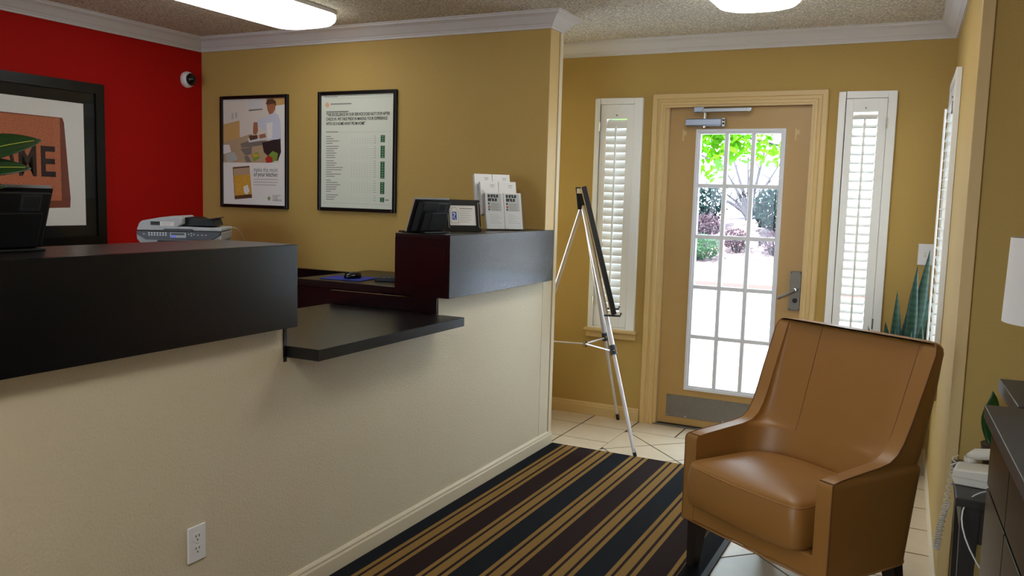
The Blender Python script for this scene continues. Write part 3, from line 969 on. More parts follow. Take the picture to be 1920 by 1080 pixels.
for tier, (dz, dn, sh) in enumerate(((0.006, 0.0, 0.0), (0.080, -0.052, -.012), (0.128, -0.104, -.030))):
    for k in (0, 1):
        X = Vector((math.cos(az), math.sin(az), 0))
        N0 = Vector((math.sin(az), -math.cos(az), 0))
        c = Vector((bx, by, bz)) + X * ((-.0505 if k == 0 else .0505) + sh) + N0 * (dn - .004) + Vector((0, 0, dz))
        b = lean_root('brochure_stack', 'stack of %s brochures, %s of the holder' % ('grey printed' if tier == 0 else 'plain white', names[tier][k]), 'brochures', c, az, bk, 'brochures in the holder')
        hh = .195 if tier == 0 else (.18 if tier == 1 else .17)
        MB().box(-.0495, .0495, .0, hh, -.027, 0).build('pages', 'paper', b, bevel=.001, seg=1)
        for q in range(4):
            MB().box(-.0500, -.0493, .002, hh - .002, -.025 + q * .006, -.0235 + q * .006).build('page_edge', 'ink_light', b)
        m = MB()
        if tier == 0:
            m.use('paper_grey').rect(-.047, .047, .003, hh - .003, .0008)
            m.use('ink_light').rect(-.038, .038, .095, .188, .0012)
            m.use('ink').rect(-.036, .022, .168, .184, .0016)
            m.rect(-.036, .014, .148, .164, .0016)
            m.use('ink_light').rect(-.024, -.020, .168, .184, .002).rect(-.008, -.004, .168, .180, .002).rect(.006, .010, .172, .184, .002).rect(-.018, -.014, .148, .160, .002).rect(-.002, .002, .152, .164, .002)
            m.use('ink').rect(-.036, -.028, .130, .140, .0016).rect(-.036, -.028, .100, .108, .0016)
            m.use('ink_red').rect(-.036, -.026, .113, .122, .0016)
            for q in range(5):
                m.use('ink_grey').rect(-.020, .030 - (q % 2) * .01, .100 + q * .008, .1025 + q * .008, .0016)
            for q in range(6):
                m.use('ink_light').rect(-.030, .036 - (q % 3) * .012, .030 + q * .009, .0325 + q * .009, .0012)
        else:
            m.use('ink_light').rect(.004, .030, hh - .024, hh - .019, .0008).rect(.006, .026, hh - .033, hh - .029, .0008)
            for q in range(3):
                m.rect(-.034, .008 + q * .01, hh - .074 - q * .008, hh - .0715 - q * .008, .0008)
        m.build('print', None, b)['kind'] = 'stuff'

# ------------------------------------------------------------------ mouse, pad, keyboard
t = thing('mouse_pad', 'blue mouse pad under the black mouse', 'mouse pad', (-2.93, 3.84, 0.9705), math.radians(8))
MB().prism(rrect(-.13, .13, -.11, .11, .015), 0, .004).build('pad', 'pad_blue', t)
MB().prism(rrect(-.131, .131, -.111, .111, .015), 0, .002).build('base', 'rubber', t)
t = thing('computer_mouse', 'black mouse on the blue pad', 'mouse', (-2.90, 3.83, 0.9750), math.radians(70))
rings = []
for k, (z, s) in enumerate(((0, .92), (.008, 1), (.018, .97), (.028, .80), (.034, .50), (.036, .2))):
    rings.append([(math.cos(a) * .055 * s + (0.006 if k > 2 else 0), math.sin(a) * .031 * s, z) for a in [2 * PI * i / 20 for i in range(20)]])
MB().loft(rings).build('shell', 'black_gloss', t, smooth=True)
MB().box(-.052, -.02, -.001, .001, .024, .033).build('button_gap', 'rubber', t)
MB().tube([(-.034, -.004, .031), (-.034, .004, .031)], .007, 10).build('scroll_wheel', 'dark_plastic', t)
t = thing('keyboard', 'black keyboard half hidden behind the short ledge', 'keyboard', (-2.58, 3.95, 0.9705), math.radians(22))
MB().prism_xz([(-.2, 0), (.2, 0), (.2, .018), (-.2, .018)], -.07, .07).build('case', 'black_plastic', t, bevel=.003)
for r in range(5):
    for c in range(14):
        MB().box(-.19 + c * .0272, -.167 + c * .0272, -.058 + r * .0235, -.038 + r * .0235, .018, .024).build('key', 'dark_plastic', t)

# ------------------------------------------------------------------ framed doormat picture on the red wall
t = thing('framed_picture', 'large black framed picture of a brown HOME doormat on red wall', 'picture', (XR + .001, 2.945, 1.57), FACE_POS_X)
W, Hh = 1.262, 0.965
m = MB()
bw = .058
m.box(-W / 2, -W / 2 + bw, -Hh / 2, Hh / 2, 0, .03); m.box(W / 2 - bw, W / 2, -Hh / 2, Hh / 2, 0, .03)
m.box(-W / 2 + bw, W / 2 - bw, -Hh / 2, -Hh / 2 + bw, 0, .03); m.box(-W / 2 + bw, W / 2 - bw, Hh / 2 - bw, Hh / 2, 0, .03)
m.build('frame', 'frame_black', t)
MB().box(-W / 2 + bw, W / 2 - bw, -Hh / 2 + bw, Hh / 2 - bw, 0.002, .012).build('mount', 'mat_black', t)
m = MB()
m.use('paper').rect(-.5, .5, -.36, .357, .0125)
m.use('coir_edge').poly([(-.43, -.275), (.398, -.255), (.402, -.20), (.372, .235), (.362, .262), (-.37, .262), (-.40, .24)], .0130)
m.use('coir').poly([(-.42, -.225), (.345, -.215), (.345, .258), (-.36, .254)], .0134)
m.build('print', None, t)
for ch, x0, x1 in (('H', -.20, -.08), ('O', -.055, .065), ('M', .09, .195), ('E', .222, .312)):
    o = text(t, ch, .30, 'coir_ink', x0, -.075, .0140, bold=.006)
    bw_ = max(v.co.x for v in o.data.vertices) - min(v.co.x for v in o.data.vertices)
    o.scale = ((x1 - x0) / bw_, .80, 1)
    o.location.x = x0 - min(v.co.x for v in o.data.vertices) * o.scale[0]
MB().box(-W / 2 + bw, W / 2 - bw, -Hh / 2 + bw, Hh / 2 - bw, 0.018, .0195).build('glazing', 'glass', t)

# dome camera on the red wall
t = thing('dome_camera', 'white dome security camera high on the red wall', 'camera', (XR + .0005, 4.235, 2.172), FACE_POS_X)
MB().lathe([(.052, 0), (.054, .012), (.050, .028), (.042, .040), (.036, .044)], 28).build('housing', 'white_plastic', t, smooth=True, autosmooth=40)
rings = [[(.034 * math.cos(a) * math.cos(b), .034 * math.sin(a) * math.cos(b), .044 + .034 * math.sin(b)) for a in [2 * PI * i / 24 for i in range(24)]] for b in [PI / 2 * k / 8 * .97 for k in range(9)]]
MB().loft(rings).build('dome', 'black_gloss', t, smooth=True)
MB().lathe([(.040, .040), (.041, .046), (.035, .047)], 28).build('collar', 'dark_plastic', t)

# ------------------------------------------------------------------ posters
def poster(name, label, cx, cz, W, Hh, page):
    t = thing(name, label, 'poster', (cx, YA - .0005, cz), FACE_NEG_Y, 'framed posters on the tan wall')
    b = .022
    for a in ((-W / 2, -W / 2 + b, -Hh / 2, Hh / 2), (W / 2 - b, W / 2, -Hh / 2, Hh / 2), (-W / 2 + b, W / 2 - b, -Hh / 2, -Hh / 2 + b), (-W / 2 + b, W / 2 - b, Hh / 2 - b, Hh / 2)):
        MB().box(*a, 0, .022).build('frame_bar', 'frame_black', t, bevel=.004)
    MB().box(-W / 2 + b, W / 2 - b, -Hh / 2 + b, Hh / 2 - b, .002, .008).build('page', page, t)
    return t
W, Hh = .590, .742
t = poster('kitchen_poster', 'framed kitchen poster with a cooking man, left of the text poster', -4.122, 1.699, W, Hh, 'paper')
x0, x1, y0, y1 = -W / 2 + .022, W / 2 - .022, -Hh / 2 + .022, Hh / 2 - .022
pw_, ph_ = x1 - x0, y1 - y0
def U(p):      # zoomed-print coordinates (0..1, 0..1 from the top left) to the page
    return (x0 + p[0] * pw_, y1 - p[1] * ph_)
m = MB()
Z = [.0084]
def shape(mt, *pts):
    Z[0] += .00008
    m.use(mt).poly([U(p) for p in pts][::-1], Z[0])
shape('ink_cabinet', (0, 0), (1, 0), (1, .6), (0, .6))
shape('ink_wall', (.70, 0), (1, 0), (1, .07), (.70, .07))
shape('ink_wall', (0, .235), (.27, .20), (.27, .385), (0, .42))
shape('ink_cabinet', (.27, .21), (.55, .20), (.55, .33), (.27, .36))
shape('ink_counter', (0, .41), (.45, .33), (.75, .40), (.75, .60), (0, .60))
shape('paper_grey', (.42, .01), (.62, .01), (.62, .11), (.42, .11))
shape('ink_steel', (.42, .10), (.64, .095), (.64, .105), (.42, .115))
shape('paper', (.84, .07), (1, .06), (1, .6), (.90, .6))
shape('ink_light', (.14, .13), (.17, .13), (.17, .18), (.14, .19))
shape('ink_light', (.20, .125), (.23, .125), (.23, .17), (.20, .18))
shape('ink_steel', (.28, .42), (.50, .38), (.70, .40), (.68, .43), (.45, .45), (.30, .46))
shape('ink_steel', (.28, .47), (.47, .45), (.46, .52), (.36, .53))
shape('paper_grey', (.40, .37), (.66, .36), (.70, .385), (.42, .41))
shape('ink_brown', (.42, .345), (.56, .34), (.56, .375), (.44, .39))
shape('paper', (0, .43), (.10, .43), (.13, .50), (0, .52))
shape('ink_light', (.04, .52), (.18, .50), (.24, .57), (.10, .60), (.06, .60))
shape('ink_steel', (.34, .54), (.40, .53), (.46, .595), (.38, .60))
shape('ink_trousers', (.63, .41), (.92, .37), (.93, .50), (.88, .58), (.80, .58), (.66, .50))
shape('ink_shirt', (.57, .20), (.70, .17), (.80, .14), (.88, .15), (.92, .22), (.93, .36), (.90, .38), (.70, .39), (.69, .30), (.60, .28), (.55, .24))
shape('paper', (.70, .23), (.80, .22), (.79, .37), (.72, .38))
shape('ink_skin', (.70, .03), (.72, .015), (.80, .015), (.84, .04), (.84, .10), (.80, .14), (.75, .15), (.72, .11))
shape('ink_brown', (.69, .05), (.72, .01), (.80, .005), (.85, .03), (.85, .08), (.82, .05), (.73, .06))
shape('ink_skin', (.50, .22), (.56, .22), (.57, .30), (.54, .34), (.49, .33), (.49, .27))
shape('ink_skin', (.58, .34), (.68, .325), (.70, .36), (.60, .375))
shape('ink_lime', (.73, .53), (.80, .49), (.88, .51), (.87, .57), (.78, .60))
shape('ink_red', (.68, .56), (.74, .53), (.80, .56), (.79, .595), (.70, .60))
shape('ink_lime', (.47, .52), (.56, .50), (.60, .55), (.50, .59))
shape('ink_food', (.48, .52), (.56, .515), (.58, .54), (.50, .55))
shape('paper', (0, .60), (1, .60), (1, 1), (0, 1))
shape('ink_brown', (.155, .645), (.43, .63), (.47, .935), (.185, .955))
shape('ink_counter', (.165, .66), (.43, .645), (.44, .71), (.17, .725))
shape('ink_food', (.17, .725), (.44, .71), (.462, .90), (.19, .92))
shape('paper', (.33, .83), (.40, .81), (.43, .87), (.39, .905), (.34, .89))
shape('ink_lime', *[(.742 + (.036 if k % 2 == 0 else .016) * math.sin(k * PI / 5), .935 - (.028 if k % 2 == 0 else .012) * math.cos(k * PI / 5)) for k in range(10)])
m.build('print', None, t)
X, Y = U((.50, .675))
text(t, 'make the most', .040, 'ink_grey', X, Y - .006, .0125, sx=.86)
X, Y = U((.50, .715))
text(t, 'of your kitchen', .042, 'ink', X, Y - .010, .0125, sx=.80)
for q, l in enumerate((.39, .38, .36)):
    X, Y = U((.50, .757 + q * .026))
    MB().rect(X, X + l * pw_, Y - .0025, Y + .0025, .0125).build('text_line', 'ink_light', t)
for body, fx, fy, sz, mt in (('EXTENDED', .80, .905, .014, 'ink_grey'), ('STAY', .80, .927, .020, 'ink'), ('AMERICA', .80, .950, .019, 'ink')):
    X, Y = U((fx, fy))
    text(t, body, sz, mt, X, Y - .006, .0125)

t = poster('service_poster', 'framed text poster with green check columns beside the terminal', -3.281, 1.703, .598, .745, 'paper_green')
W, Hh = .598, .745
x0, x1, y0, y1 = -W / 2 + .022, W / 2 - .022, -Hh / 2 + .022, Hh / 2 - .022
pw_, ph_ = x1 - x0, y1 - y0
def V(px, py):   # pixel of the zoomed crop to the page
    return U(((px - 62) / 598.0, (py - 98) / 935.0))
m = MB()
def bar(mt, px0, px1, py, hpx, z=.0085):
    a, b = V(px0, py)
    c, _ = V(px1, py)
    hh = hpx / 935.0 * ph_
    m.use(mt).rect(a, c, b - hh / 2, b + hh / 2, z)
bar('ink_grey', 90, 200, 112, 5); bar('ink_grey', 600, 640, 92, 5)
bar('ink_light', 88, 640, 126, 2); bar('ink_light', 215, 630, 404, 2); bar('ink_light', 85, 640, 995, 2)
bar('ink_grey', 140, 315, 172, 9)
for k in range(8):
    a = k * PI / 4
    cx_, cy_ = V(112, 178)
    m.use('ink_orange').poly([(cx_ + .004 * math.cos(a - .5), cy_ + .004 * math.sin(a - .5)), (cx_ + .016 * math.cos(a - .18), cy_ + .016 * math.sin(a - .18)), (cx_ + .016 * math.cos(a + .18), cy_ + .016 * math.sin(a + .18)), (cx_ + .004 * math.cos(a + .5), cy_ + .004 * math.sin(a + .5))], .0086)
bar('ink_grey', 102, 208, 402, 7)
blocks = [(440, [40, 62, 110, 56]), (522, [108, 98, 68, 88, 72, 80]), (642, [66, 90, 76, 144, 134, 46, 126, 74]), (805, [40, 98, 122, 92, 86, 44]), (928, [104, 82, 70])]
for yb, ls in blocks:
    for i, l in enumerate(ls):
        bar('ink_grey', 104, 104 + l, yb + i * 18.6, 6)
        if i:
            for q in range(11):
                bar('ink_light', 318 + q * 22, 323 + q * 22, yb + i * 18.6, 5)
        bar('ink_grey', 508, 514, yb + i * 18.6, 6)
m.build('print', None, t)
for py0, py1 in ((432, 490), (517, 617), (646, 784), (812, 910), (938, 976)):
    a, b = V(556, py1)
    c, e = V(590, py0)
    g = MB().rect(a, c, b, e, .0086).build('score_block', 'ink_green', t)
    n = max(2, int((py1 - py0) / 19))
    mm = MB()
    for q in range(n):
        yy = b + (e - b) * (q + .5) / n
        mm.rect(a + (c - a) * .34, a + (c - a) * .66, yy - .0022, yy + .0022, .0089)
    mm.build('score_mark', 'ink_light', g)
a, b = V(598, 958)
MB().rect(a, a + .026, b - .003, b + .003, .0086).build('text_line', 'ink_grey', t)
for py, body, wpx in ((268, '\u201cTHE EXCELLENCE IN OUR SERVICE DOES NOT STOP AFTER', 525), (305, 'CHECK IN. WE TAKE PRIDE IN MAKING YOUR EXPERIENCE', 505), (343, 'WITH US A HOME AWAY FROM HOME\u201d', 328)):
    X, Y = V(103, py)
    o = text(t, body, .026, 'ink', X, Y - .002, .0088, bold=.0006)
    bw_ = max(v.co.x for v in o.data.vertices)
    o.scale = (wpx / 598 * pw_ / bw_, 1, 1)
a, b = V(103, 236)
MB().rect(a, a + .175, b - .004, b + .004, .0088).build('text_line', 'ink_grey', t)

# ------------------------------------------------------------------ outlet and switch
t = thing('wall_outlet', 'white duplex outlet low on the cream counter wall', 'outlet', (XK + .0003, 1.843, .358), FACE_POS_X)
MB().box(-.0355, .0355, -.057, .057, 0, .006).build('plate', 'white_plastic', t, bevel=.003)
for y in (-.0195, .0195):
    r = MB().prism(rrect(-.017, .017, y - .014, y + .014, .009), .006, .0075).build('receptacle', 'white_plastic', t)
    for x in (-.0065, .0065):
        MB().box(x - .0013, x + .0013, y + .001, y + .009, .0075, .0079).build('slot', 'ink', r)
    MB().tube([(0, y - .007, .0072), (0, y - .007, .0079)], .0026, 10).build('ground_hole', 'ink', r)
MB().tube([(0, 0, .006), (0, 0, .0068)], .003, 10).build('screw', 'cream_plastic', t)
t = thing('light_switch', 'white light switch plate by the corner above the snake plant', 'switch', (-.066, YD - .0003, 1.192), FACE_NEG_Y)
MB().box(-.038, .038, -.060, .060, 0, .006).build('plate', 'white_plastic', t, bevel=.003)
MB().box(-.006, .006, -.013, .013, .006, .0075).build('toggle_slot', 'cream_plastic', t)
MB().prism_xz([(-.004, -.006), (.004, -.006), (.004, .010), (-.004, .010)], -.003, .009).build('toggle', 'white_plastic', t)

# ------------------------------------------------------------------ easel
t = thing('easel', 'aluminium tripod easel by the end of the counter wall', 'easel', (-1.85, 4.9, 0))
O = Vector((-1.85, 4.9, 0))
T = Vector((-1.985, 4.93, 1.405)) - O
A = Vector((-1.459, 4.555, 0)) - O
B = Vector((-1.822, 5.285, 0)) - O
C = Vector((-2.44, 4.97, 0)) - O
def lerp(p, q, s): return p + (q - p) * s
for foot, off, big in ((A, Vector((.012, -.02, 0)), .0165), (B, Vector((.0, .02, 0)), .015), (C, Vector((-.012, 0, -.02)), .0125)):
    tp = T + off
    k = .60
    lg = MB().tube([tp, lerp(tp, foot, k)], big, 12).build('upper_leg', 'aluminium', t, smooth=True, autosmooth=50)
    MB().tube([lerp(tp, foot, k - .02), lerp(tp, foot, .985)], big * .68, 12).build('lower_leg', 'aluminium', t, smooth=True, autosmooth=50)
    MB().tube([lerp(tp, foot, k - .025), lerp(tp, foot, k + .012)], big * 1.25, 12).build('clamp', 'dark_plastic', t)
    MB().tube([lerp(tp, foot, k - .008) + Vector((.012, -.012, 0)), lerp(tp, foot, k - .008) + Vector((.022, -.022, 0))], .007, 10).build('clamp_knob', 'chrome', t)
    MB().tube([lerp(tp, foot, .97), foot + Vector((0, 0, .001))], .011, 10).build('foot', 'rubber', t)
hub = Vector((-1.932, 4.92, .55)) - O
for q in (lerp(T, A, .60), lerp(T, B, .60), lerp(T, C, .62)):
    MB().tube([hub, q], .0055, 8).build('brace', 'aluminium', t)
MB().tube([hub - Vector((0, 0, .018)), hub + Vector((0, 0, .018))], .013, 12).build('hub', 'chrome', t)
hd = MB().prism_xz([(-.022, -.055), (.030, -.055), (.008, .080), (-.040, .080)], -.030, .030).build('head', 'black_plastic', t, bevel=.004)
hd.location = T + Vector((-.006, -.01, .035))
hd.rotation_euler = Matrix(((.932, -.363, 0), (.363, .932, 0), (0, 0, 1))).to_euler()
MB().box(-.030, .0, -.0312, -.0302, .042, .072).build('sticker', 'paper', hd)
# support pegs
bd = Vector((-.363, .932, 0)).normalized()
nb = Vector((bd.y, -bd.x, 0))          # board normal, toward +X
pA = lerp(T, A, .45)
for s in (-.16, .16):
    p = Vector((-1.745, 4.865, .772)) - O + bd * s
    MB().tube([p - nb * .05, p + nb * .045, p + nb * .05 + Vector((0, 0, .018))], .006, 8).build('peg', 'dark_plastic', t)
bt = thing('display_board', 'thin black display board leaning on the easel', 'board')
lo = Vector((-1.745, 4.865, .782))
hi = Vector((-1.972, 4.885, 1.52))
n2 = ((hi - lo).normalized().cross(bd)).normalized()
if n2.x < 0: n2 = -n2
def slab(mb, w_, d0, d1, lo_, hi_):
    vs = []
    for dd in (d0, d1):
        for pp, ss in ((lo_, -1), (lo_, 1), (hi_, 1), (hi_, -1)):
            vs.append(pp + bd * ss * w_ / 2 + n2 * dd)
    mb.add(vs, [(3, 2, 1, 0), (4, 5, 6, 7), (0, 1, 5, 4), (1, 2, 6, 5), (2, 3, 7, 6), (3, 0, 4, 7)])
m = MB(); slab(m, .40, -.006, .024, lo, hi); m.build('panel', 'frame_black', bt)
m = MB(); slab(m, .40, -.010, -.006, lo, hi); m.build('backing', 'trim_tan', bt)

# ------------------------------------------------------------------ rug
t = thing('striped_rug', 'black and brown rug with gold stripes beside the counter wall', 'rug', (RUG[0], RUG[2], 0))
MB().box(0, RUG[1] - RUG[0], 0, RUG[3] - RUG[2], .0005, .008).build('pile', 'rug_weave', t, bevel=.002, seg=1)
m = MB()
m.box(RUG[1] - RUG[0] - .022, RUG[1] - RUG[0] + .002, 0, RUG[3] - RUG[2], .0003, .0088)
m.build('binding', 'rubber', t)

# ------------------------------------------------------------------ armchair
WCH = 0.70
CA = math.radians(-33)
ch = thing('armchair', 'tan leather armchair with low arms and tall flared back', 'armchair', (-0.84, 3.26, 0), CA)
def contour(z, vf, thick_in=0.0, top=0.0):
    """closed U contour (local x = width, y = depth) at one height"""
    W_ = WCH
    ta = 0.062
    vb = 0.455 + max(0, z - 0.2) * 0.175           # outer back
    flare = 0.016 * max(0, (z - .5) / .46)
    zz = max(0.0, z - 0.42)
    vi = 0.345 + zz * 0.30                          # inner back, deepest
    o0, o1 = -flare + top, W_ + flare - top
    pts = []
    rb = 0.075
    # outer: from left front, back, to right front
    pts += [(o0, vf + f * (vb - rb - vf)) for f in (0, .04, .15, .33, .5, .67, .85)]
    for k in range(7):
        a = PI - PI / 2 * k / 6
        pts.append((o0 + rb + rb * math.cos(a), vb - top - rb + rb * math.sin(a)))
    pts += [(o0 + rb + (o1 - o0 - 2 * rb) * f, vb - top) for f in (.2, .4, .6, .8)]
    for k in range(7):
        a = PI / 2 - PI / 2 * k / 6
        pts.append((o1 - rb + rb * math.cos(a), vb - top - rb + rb * math.sin(a)))
    pts += [(o1, vf + f * (vb - rb - vf)) for f in (.85, .67, .5, .33, .15, .04, 0)]
    # inner: right front, curved back, left front
    i0, i1 = o0 + ta - top, o1 - ta + top
    xm, hw = (i0 + i1) / 2, (i1 - i0) / 2
    vi = max(vi, vf + 0.015)
    dep = min(vi - vf - 0.004, 0.19)
    for f in (0, .06, .2, .4, .6, .8):
        pts.append((i1, vf + (vi - dep - vf) * f))
    for k in range(21):
        a = PI * k / 20
        e = 0.62
        cx_ = math.copysign(abs(math.cos(a)) ** e, math.cos(a))
        sy_ = abs(math.sin(a)) ** e
        pts.append((xm + hw * cx_, vi - dep + dep * sy_))
    for f in (.8, .6, .4, .2, .06, 0):
        pts.append((i0, vf + (vi - dep - vf) * f))
    return [(x, y, z) for x, y in pts]
levels = [(.20, 0, 0), (.205, 0, 0), (.30, 0, 0), (.40, 0, 0), (.48, 0, 0), (.525, 0.0, 0), (.536, .003, 0.003), (.543, .012, .008), (.550, .06, .010), (.560, .16, .010), (.568, .245, .009), (.578, .295, .008),
          (.60, .330, .007), (.64, .358, .006), (.70, .385, .005), (.77, .412, .004), (.84, .440, .004), (.90, .464, .005), (.94, .480, .005), (.958, .487, .009), (.970, .495, .017), (.976, .505, .028)]
MB().loft([contour(z, v, top=tp) for z, v, tp in levels]).build('body', 'leather', ch, smooth=True, autosmooth=55)
# front rail under the cushion
MB().box(.055, WCH - .055, .001, .40, .200, .285).build('front_rail', 'leather', ch, bevel=.01)
# cushion
def cush(z, ins, bul=0.0):
    x0, x1 = .066 + ins, WCH - .090 - ins
    yf, yb = -.055 + ins, .375 - ins
    r = .042
    pts = []
    for f in [i / 14 for i in range(15)]:
        x = x0 + r + (x1 - x0 - 2 * r) * f
        pts.append((x, yf - .012 * math.sin(PI * f), z + bul * math.sin(PI * f) * .25))
    for k in range(1, 6):
        a = -PI / 2 + PI / 2 * k / 5
        pts.append((x1 - r + r * math.cos(a), yf + r + r * math.sin(a), z))
    xm, hw, dep = (x0 + x1) / 2, (x1 - x0) / 2, .17
    for f in (.35, .7):
        pts.append((x1, yf + r + (yb - dep - yf - r) * f, z + bul * .25 * f))
    for k in range(21):
        a = PI * k / 20
        e = .7
        pts.append((xm + hw * math.copysign(abs(math.cos(a)) ** e, math.cos(a)), yb - dep + dep * abs(math.sin(a)) ** e, z + bul * .2))
    for f in (.7, .35):
        pts.append((x0, yf + r + (yb - dep - yf - r) * f, z + bul * .25 * f))
    for k in range(0, 5):
        a = -PI + PI / 2 * k / 5
        pts.append((x0 + r + r * math.cos(a), yf + r + r * math.sin(a), z))
    return pts
def cush_top(z, k):
    base = cush(.447, .004)
    cx_, cy_ = WCH / 2 - .012, .16
    return [(cx_ + (x - cx_) * k, cy_ + (y - cy_) * k, z) for x, y, _ in base]
MB().loft([cush(.287, .02), cush(.290, .008), cush(.300, .001), cush(.35, -.006), cush(.40, -.005), cush(.435, 0), cush_top(.447, 1.0), cush_top(.4545, .97), cush_top(.461, .91), cush_top(.470, .78), cush_top(.478, .58), cush_top(.483, .34), cush_top(.485, .1)]).build('seat_cushion', 'leather', ch, smooth=True)
m = MB().tube([Vector(p) + Vector((0, -.001, 0)) for p in cush(.441, .0005)[:21]], .0028, 6).build('cushion_piping', 'leather_pipe', ch, smooth=True)
# piping on arm fronts, wings and bottom edge
for s in (0, 1):
    n_out = 0 if s == 0 else 31
    idx_o = 0 if s == 0 else 31 - 0
    lv = [(contour(z, v, top=tp)) for z, v, tp in levels]
    oi = 0 if s == 0 else 31 - 1 - 0
    # outer front vertex of each side
    oi = 0 if s == 0 else 7 + 7 + 4 + 7 + 6
    ii = len(lv[0]) - 1 if s == 0 else oi + 1
    MB().tube([Vector(r[oi]) for r in lv], .0022, 6).build('piping', 'leather_seam', ch, smooth=True)
    MB().tube([Vector(lv[k][oi]).lerp(Vector(lv[k][ii]), f) + Vector((0, -.0005, .001)) for k, f in ((7, 0), (7, .25), (7, .5), (7, .75), (7, 1))], .0025, 6).build('piping', 'leather_seam', ch, smooth=True)
    # inner seam where the wing meets the back
    si = ii + 9 if s == 1 else ii - 14
    MB().tube([Vector(lv[k][si]) + Vector((0, -.0005, 0)) for k in range(9 if s == 0 else 12, len(lv))], .0012, 5).build('back_seam', 'leather_seam', ch, smooth=True)
bt_ = [Vector(p) for p in contour(.2, 0)[:32]]
MB().tube(bt_ + [bt_[0]], .004, 6).build('bottom_piping', 'leather_pipe', ch, smooth=True)
MB().tube([(WCH - .004, .508, .915), (WCH + .003, .508, .915)], .006, 10).build('upholstery_stud', 'leather_seam', ch)
for (x, y, dx, dy) in ((.045, .045, -.005, -.012), (WCH - .045, .045, .005, -.012), (.05, .40, -.01, .05), (WCH - .05, .40, .01, .05)):
    m = MB()
    a, b = .030, .019
    m.loft([[(x + dx + sx * b, y + dy + sy * b, 0.0015) for sx, sy in ((-1, -1), (1, -1), (1, 1), (-1, 1))], [(x + sx * a, y + sy * a, .203) for sx, sy in ((-1, -1), (1, -1), (1, 1), (-1, 1))]])
    o = m.build('leg', 'leg_wood', ch, bevel=.003, seg=1)
    o.location.z = .008 if (x < .1 and y < .1) else 0.0

# ------------------------------------------------------------------ snake plant
t = thing('snake_plant', 'dark green snake plant in a pot behind the armchair', 'plant', (-.135, 5.06, 0))
MB().lathe([(.075, 0), (.085, .01), (.105, .36), (.112, .38), (.112, .40), (.100, .40), (.096, .37)], 28).build('pot', 'pot_brown', t, smooth=True, autosmooth=40)
MB().lathe([(.001, .366), (.096, .37)], 24).build('soil', 'soil', t)
def blade(parent, base, tip, wd, twist, mt, cup=.3, name='leaf', n=9):
    base, tip = Vector(base), Vector(tip)
    d = (tip - base)
    ax = d.normalized()
    s = Vector((math.cos(twist), math.sin(twist), 0))
    s = (s - ax * s.dot(ax)).normalized()
    nn = ax.cross(s)
    rows = []
    for i in range(n + 1):
        f = i / n
        w_ = wd * (0.55 + .45 * math.sin(PI * min(1, f * 1.3) / 1.0 * .5)) * (1 if f < .55 else max(.02, 1 - ((f - .55) / .45) ** 1.6))
        c = base + d * f + nn * (.02 * math.sin(f * 5))
        rows.append([c - s * w_ + nn * w_ * cup, c - s * w_ * .5 + nn * w_ * cup * .2, c, c + s * w_ * .5 + nn * w_ * cup * .2, c + s * w_ + nn * w_ * cup])
    m = MB().loft(rows, False, False, closed=False)
    o = m.build(name, mt, parent, smooth=True)
    sm = o.modifiers.new('thick', 'SOLIDIFY')
    sm.thickness = .003
    return o
for bx_, by_, tx, ty, tz, wd, tw in ((.03, .0, .090, -.02, 1.235, .036, .2), (.0, -.03, .045, -.05, 1.15, .032, -.2), (-.02, .02, -.055, .0, 1.0, .030, .3), (.05, .03, .10, .04, .98, .045, .5),
                                     (.0, .04, .0, .06, .88, .036, .1), (-.05, -.01, -.19, -.03, .80, .022, .4), (.04, -.04, .09, -.08, .84, .042, -.3), (-.04, .03, -.10, .05, .82, .034, .0), (.01, -.05, .03, -.09, .80, .036, .3), (-.03, -.04, -.04, -.08, .80, .03, -.2)):
    blade(t, (bx_, by_, .36), (tx, ty, tz), wd, tw, 'leaf_snake')

# ------------------------------------------------------------------ counter plant at the left edge
t = thing('leafy_plant', 'broad leaved green plant at the left end of the counter', 'plant', (-2.10, 1.02, 1.2695))
MB().lathe([(.05, 0), (.055, .005), (.07, .11), (.074, .125), (.066, .125), (.062, .11)], 24).build('pot', 'pot_white', t, smooth=True, autosmooth=40)
MB().lathe([(.001, .108), (.062, .11)], 20).build('soil', 'soil', t)
def broad(parent, st, base, tip, wd, droop):
    base, tip = Vector(base), Vector(tip)
    MB().tube(bezier(st, (st[0], st[1], st[2] + .08), base - Vector((0, .02, .03)), base, 8), .003, 6).build('stem', 'leaf_dark', parent)
    d = tip - base
    s = d.cross(Vector((0.75, -0.45, 0.55))).normalized()
    nn = s.cross(d.normalized())
    rows = []
    n = 12
    for i in range(n + 1):
        f = i / n
        w_ = wd * max(.02, math.sin(PI * (f ** .85))) ** .75
        c = base + d * f + nn * droop * math.sin(PI * f)
        rows.append([c + s * w_ * k + nn * (abs(k) * w_ * .28) for k in (-1, -.66, -.33, 0, .33, .66, 1)])
    o = MB().loft(rows, False, False, closed=False).build('leaf', 'leaf_dark', parent, smooth=True)
    sm = o.modifiers.new('thick', 'SOLIDIFY')
    sm.thickness = .002
    MB().tube([base + d * f + nn * (droop * math.sin(PI * f) + .0015) for f in [i / 12 for i in range(12)]], .0013, 5).build('midrib', 'leaf_lime', o)
for bs, tp, wd, dr in (((.0, .18, .215), (.0, .4326, .290), .036, .014), ((.02, .17, .195), (.02, .389, .2165), .028, .010), ((.0, .17, .165), (.0, .338, .168), .018, .006),
                       ((.05, -.06, .25), (.16, -.22, .33), .034, .03), ((-.06, -.04, .27), (-.20, -.14, .36), .034, .03), ((-.05, .05, .33), (-.18, .16, .42), .032, .03)):
    broad(t, (0, 0, .11), bs, tp, wd, dr)

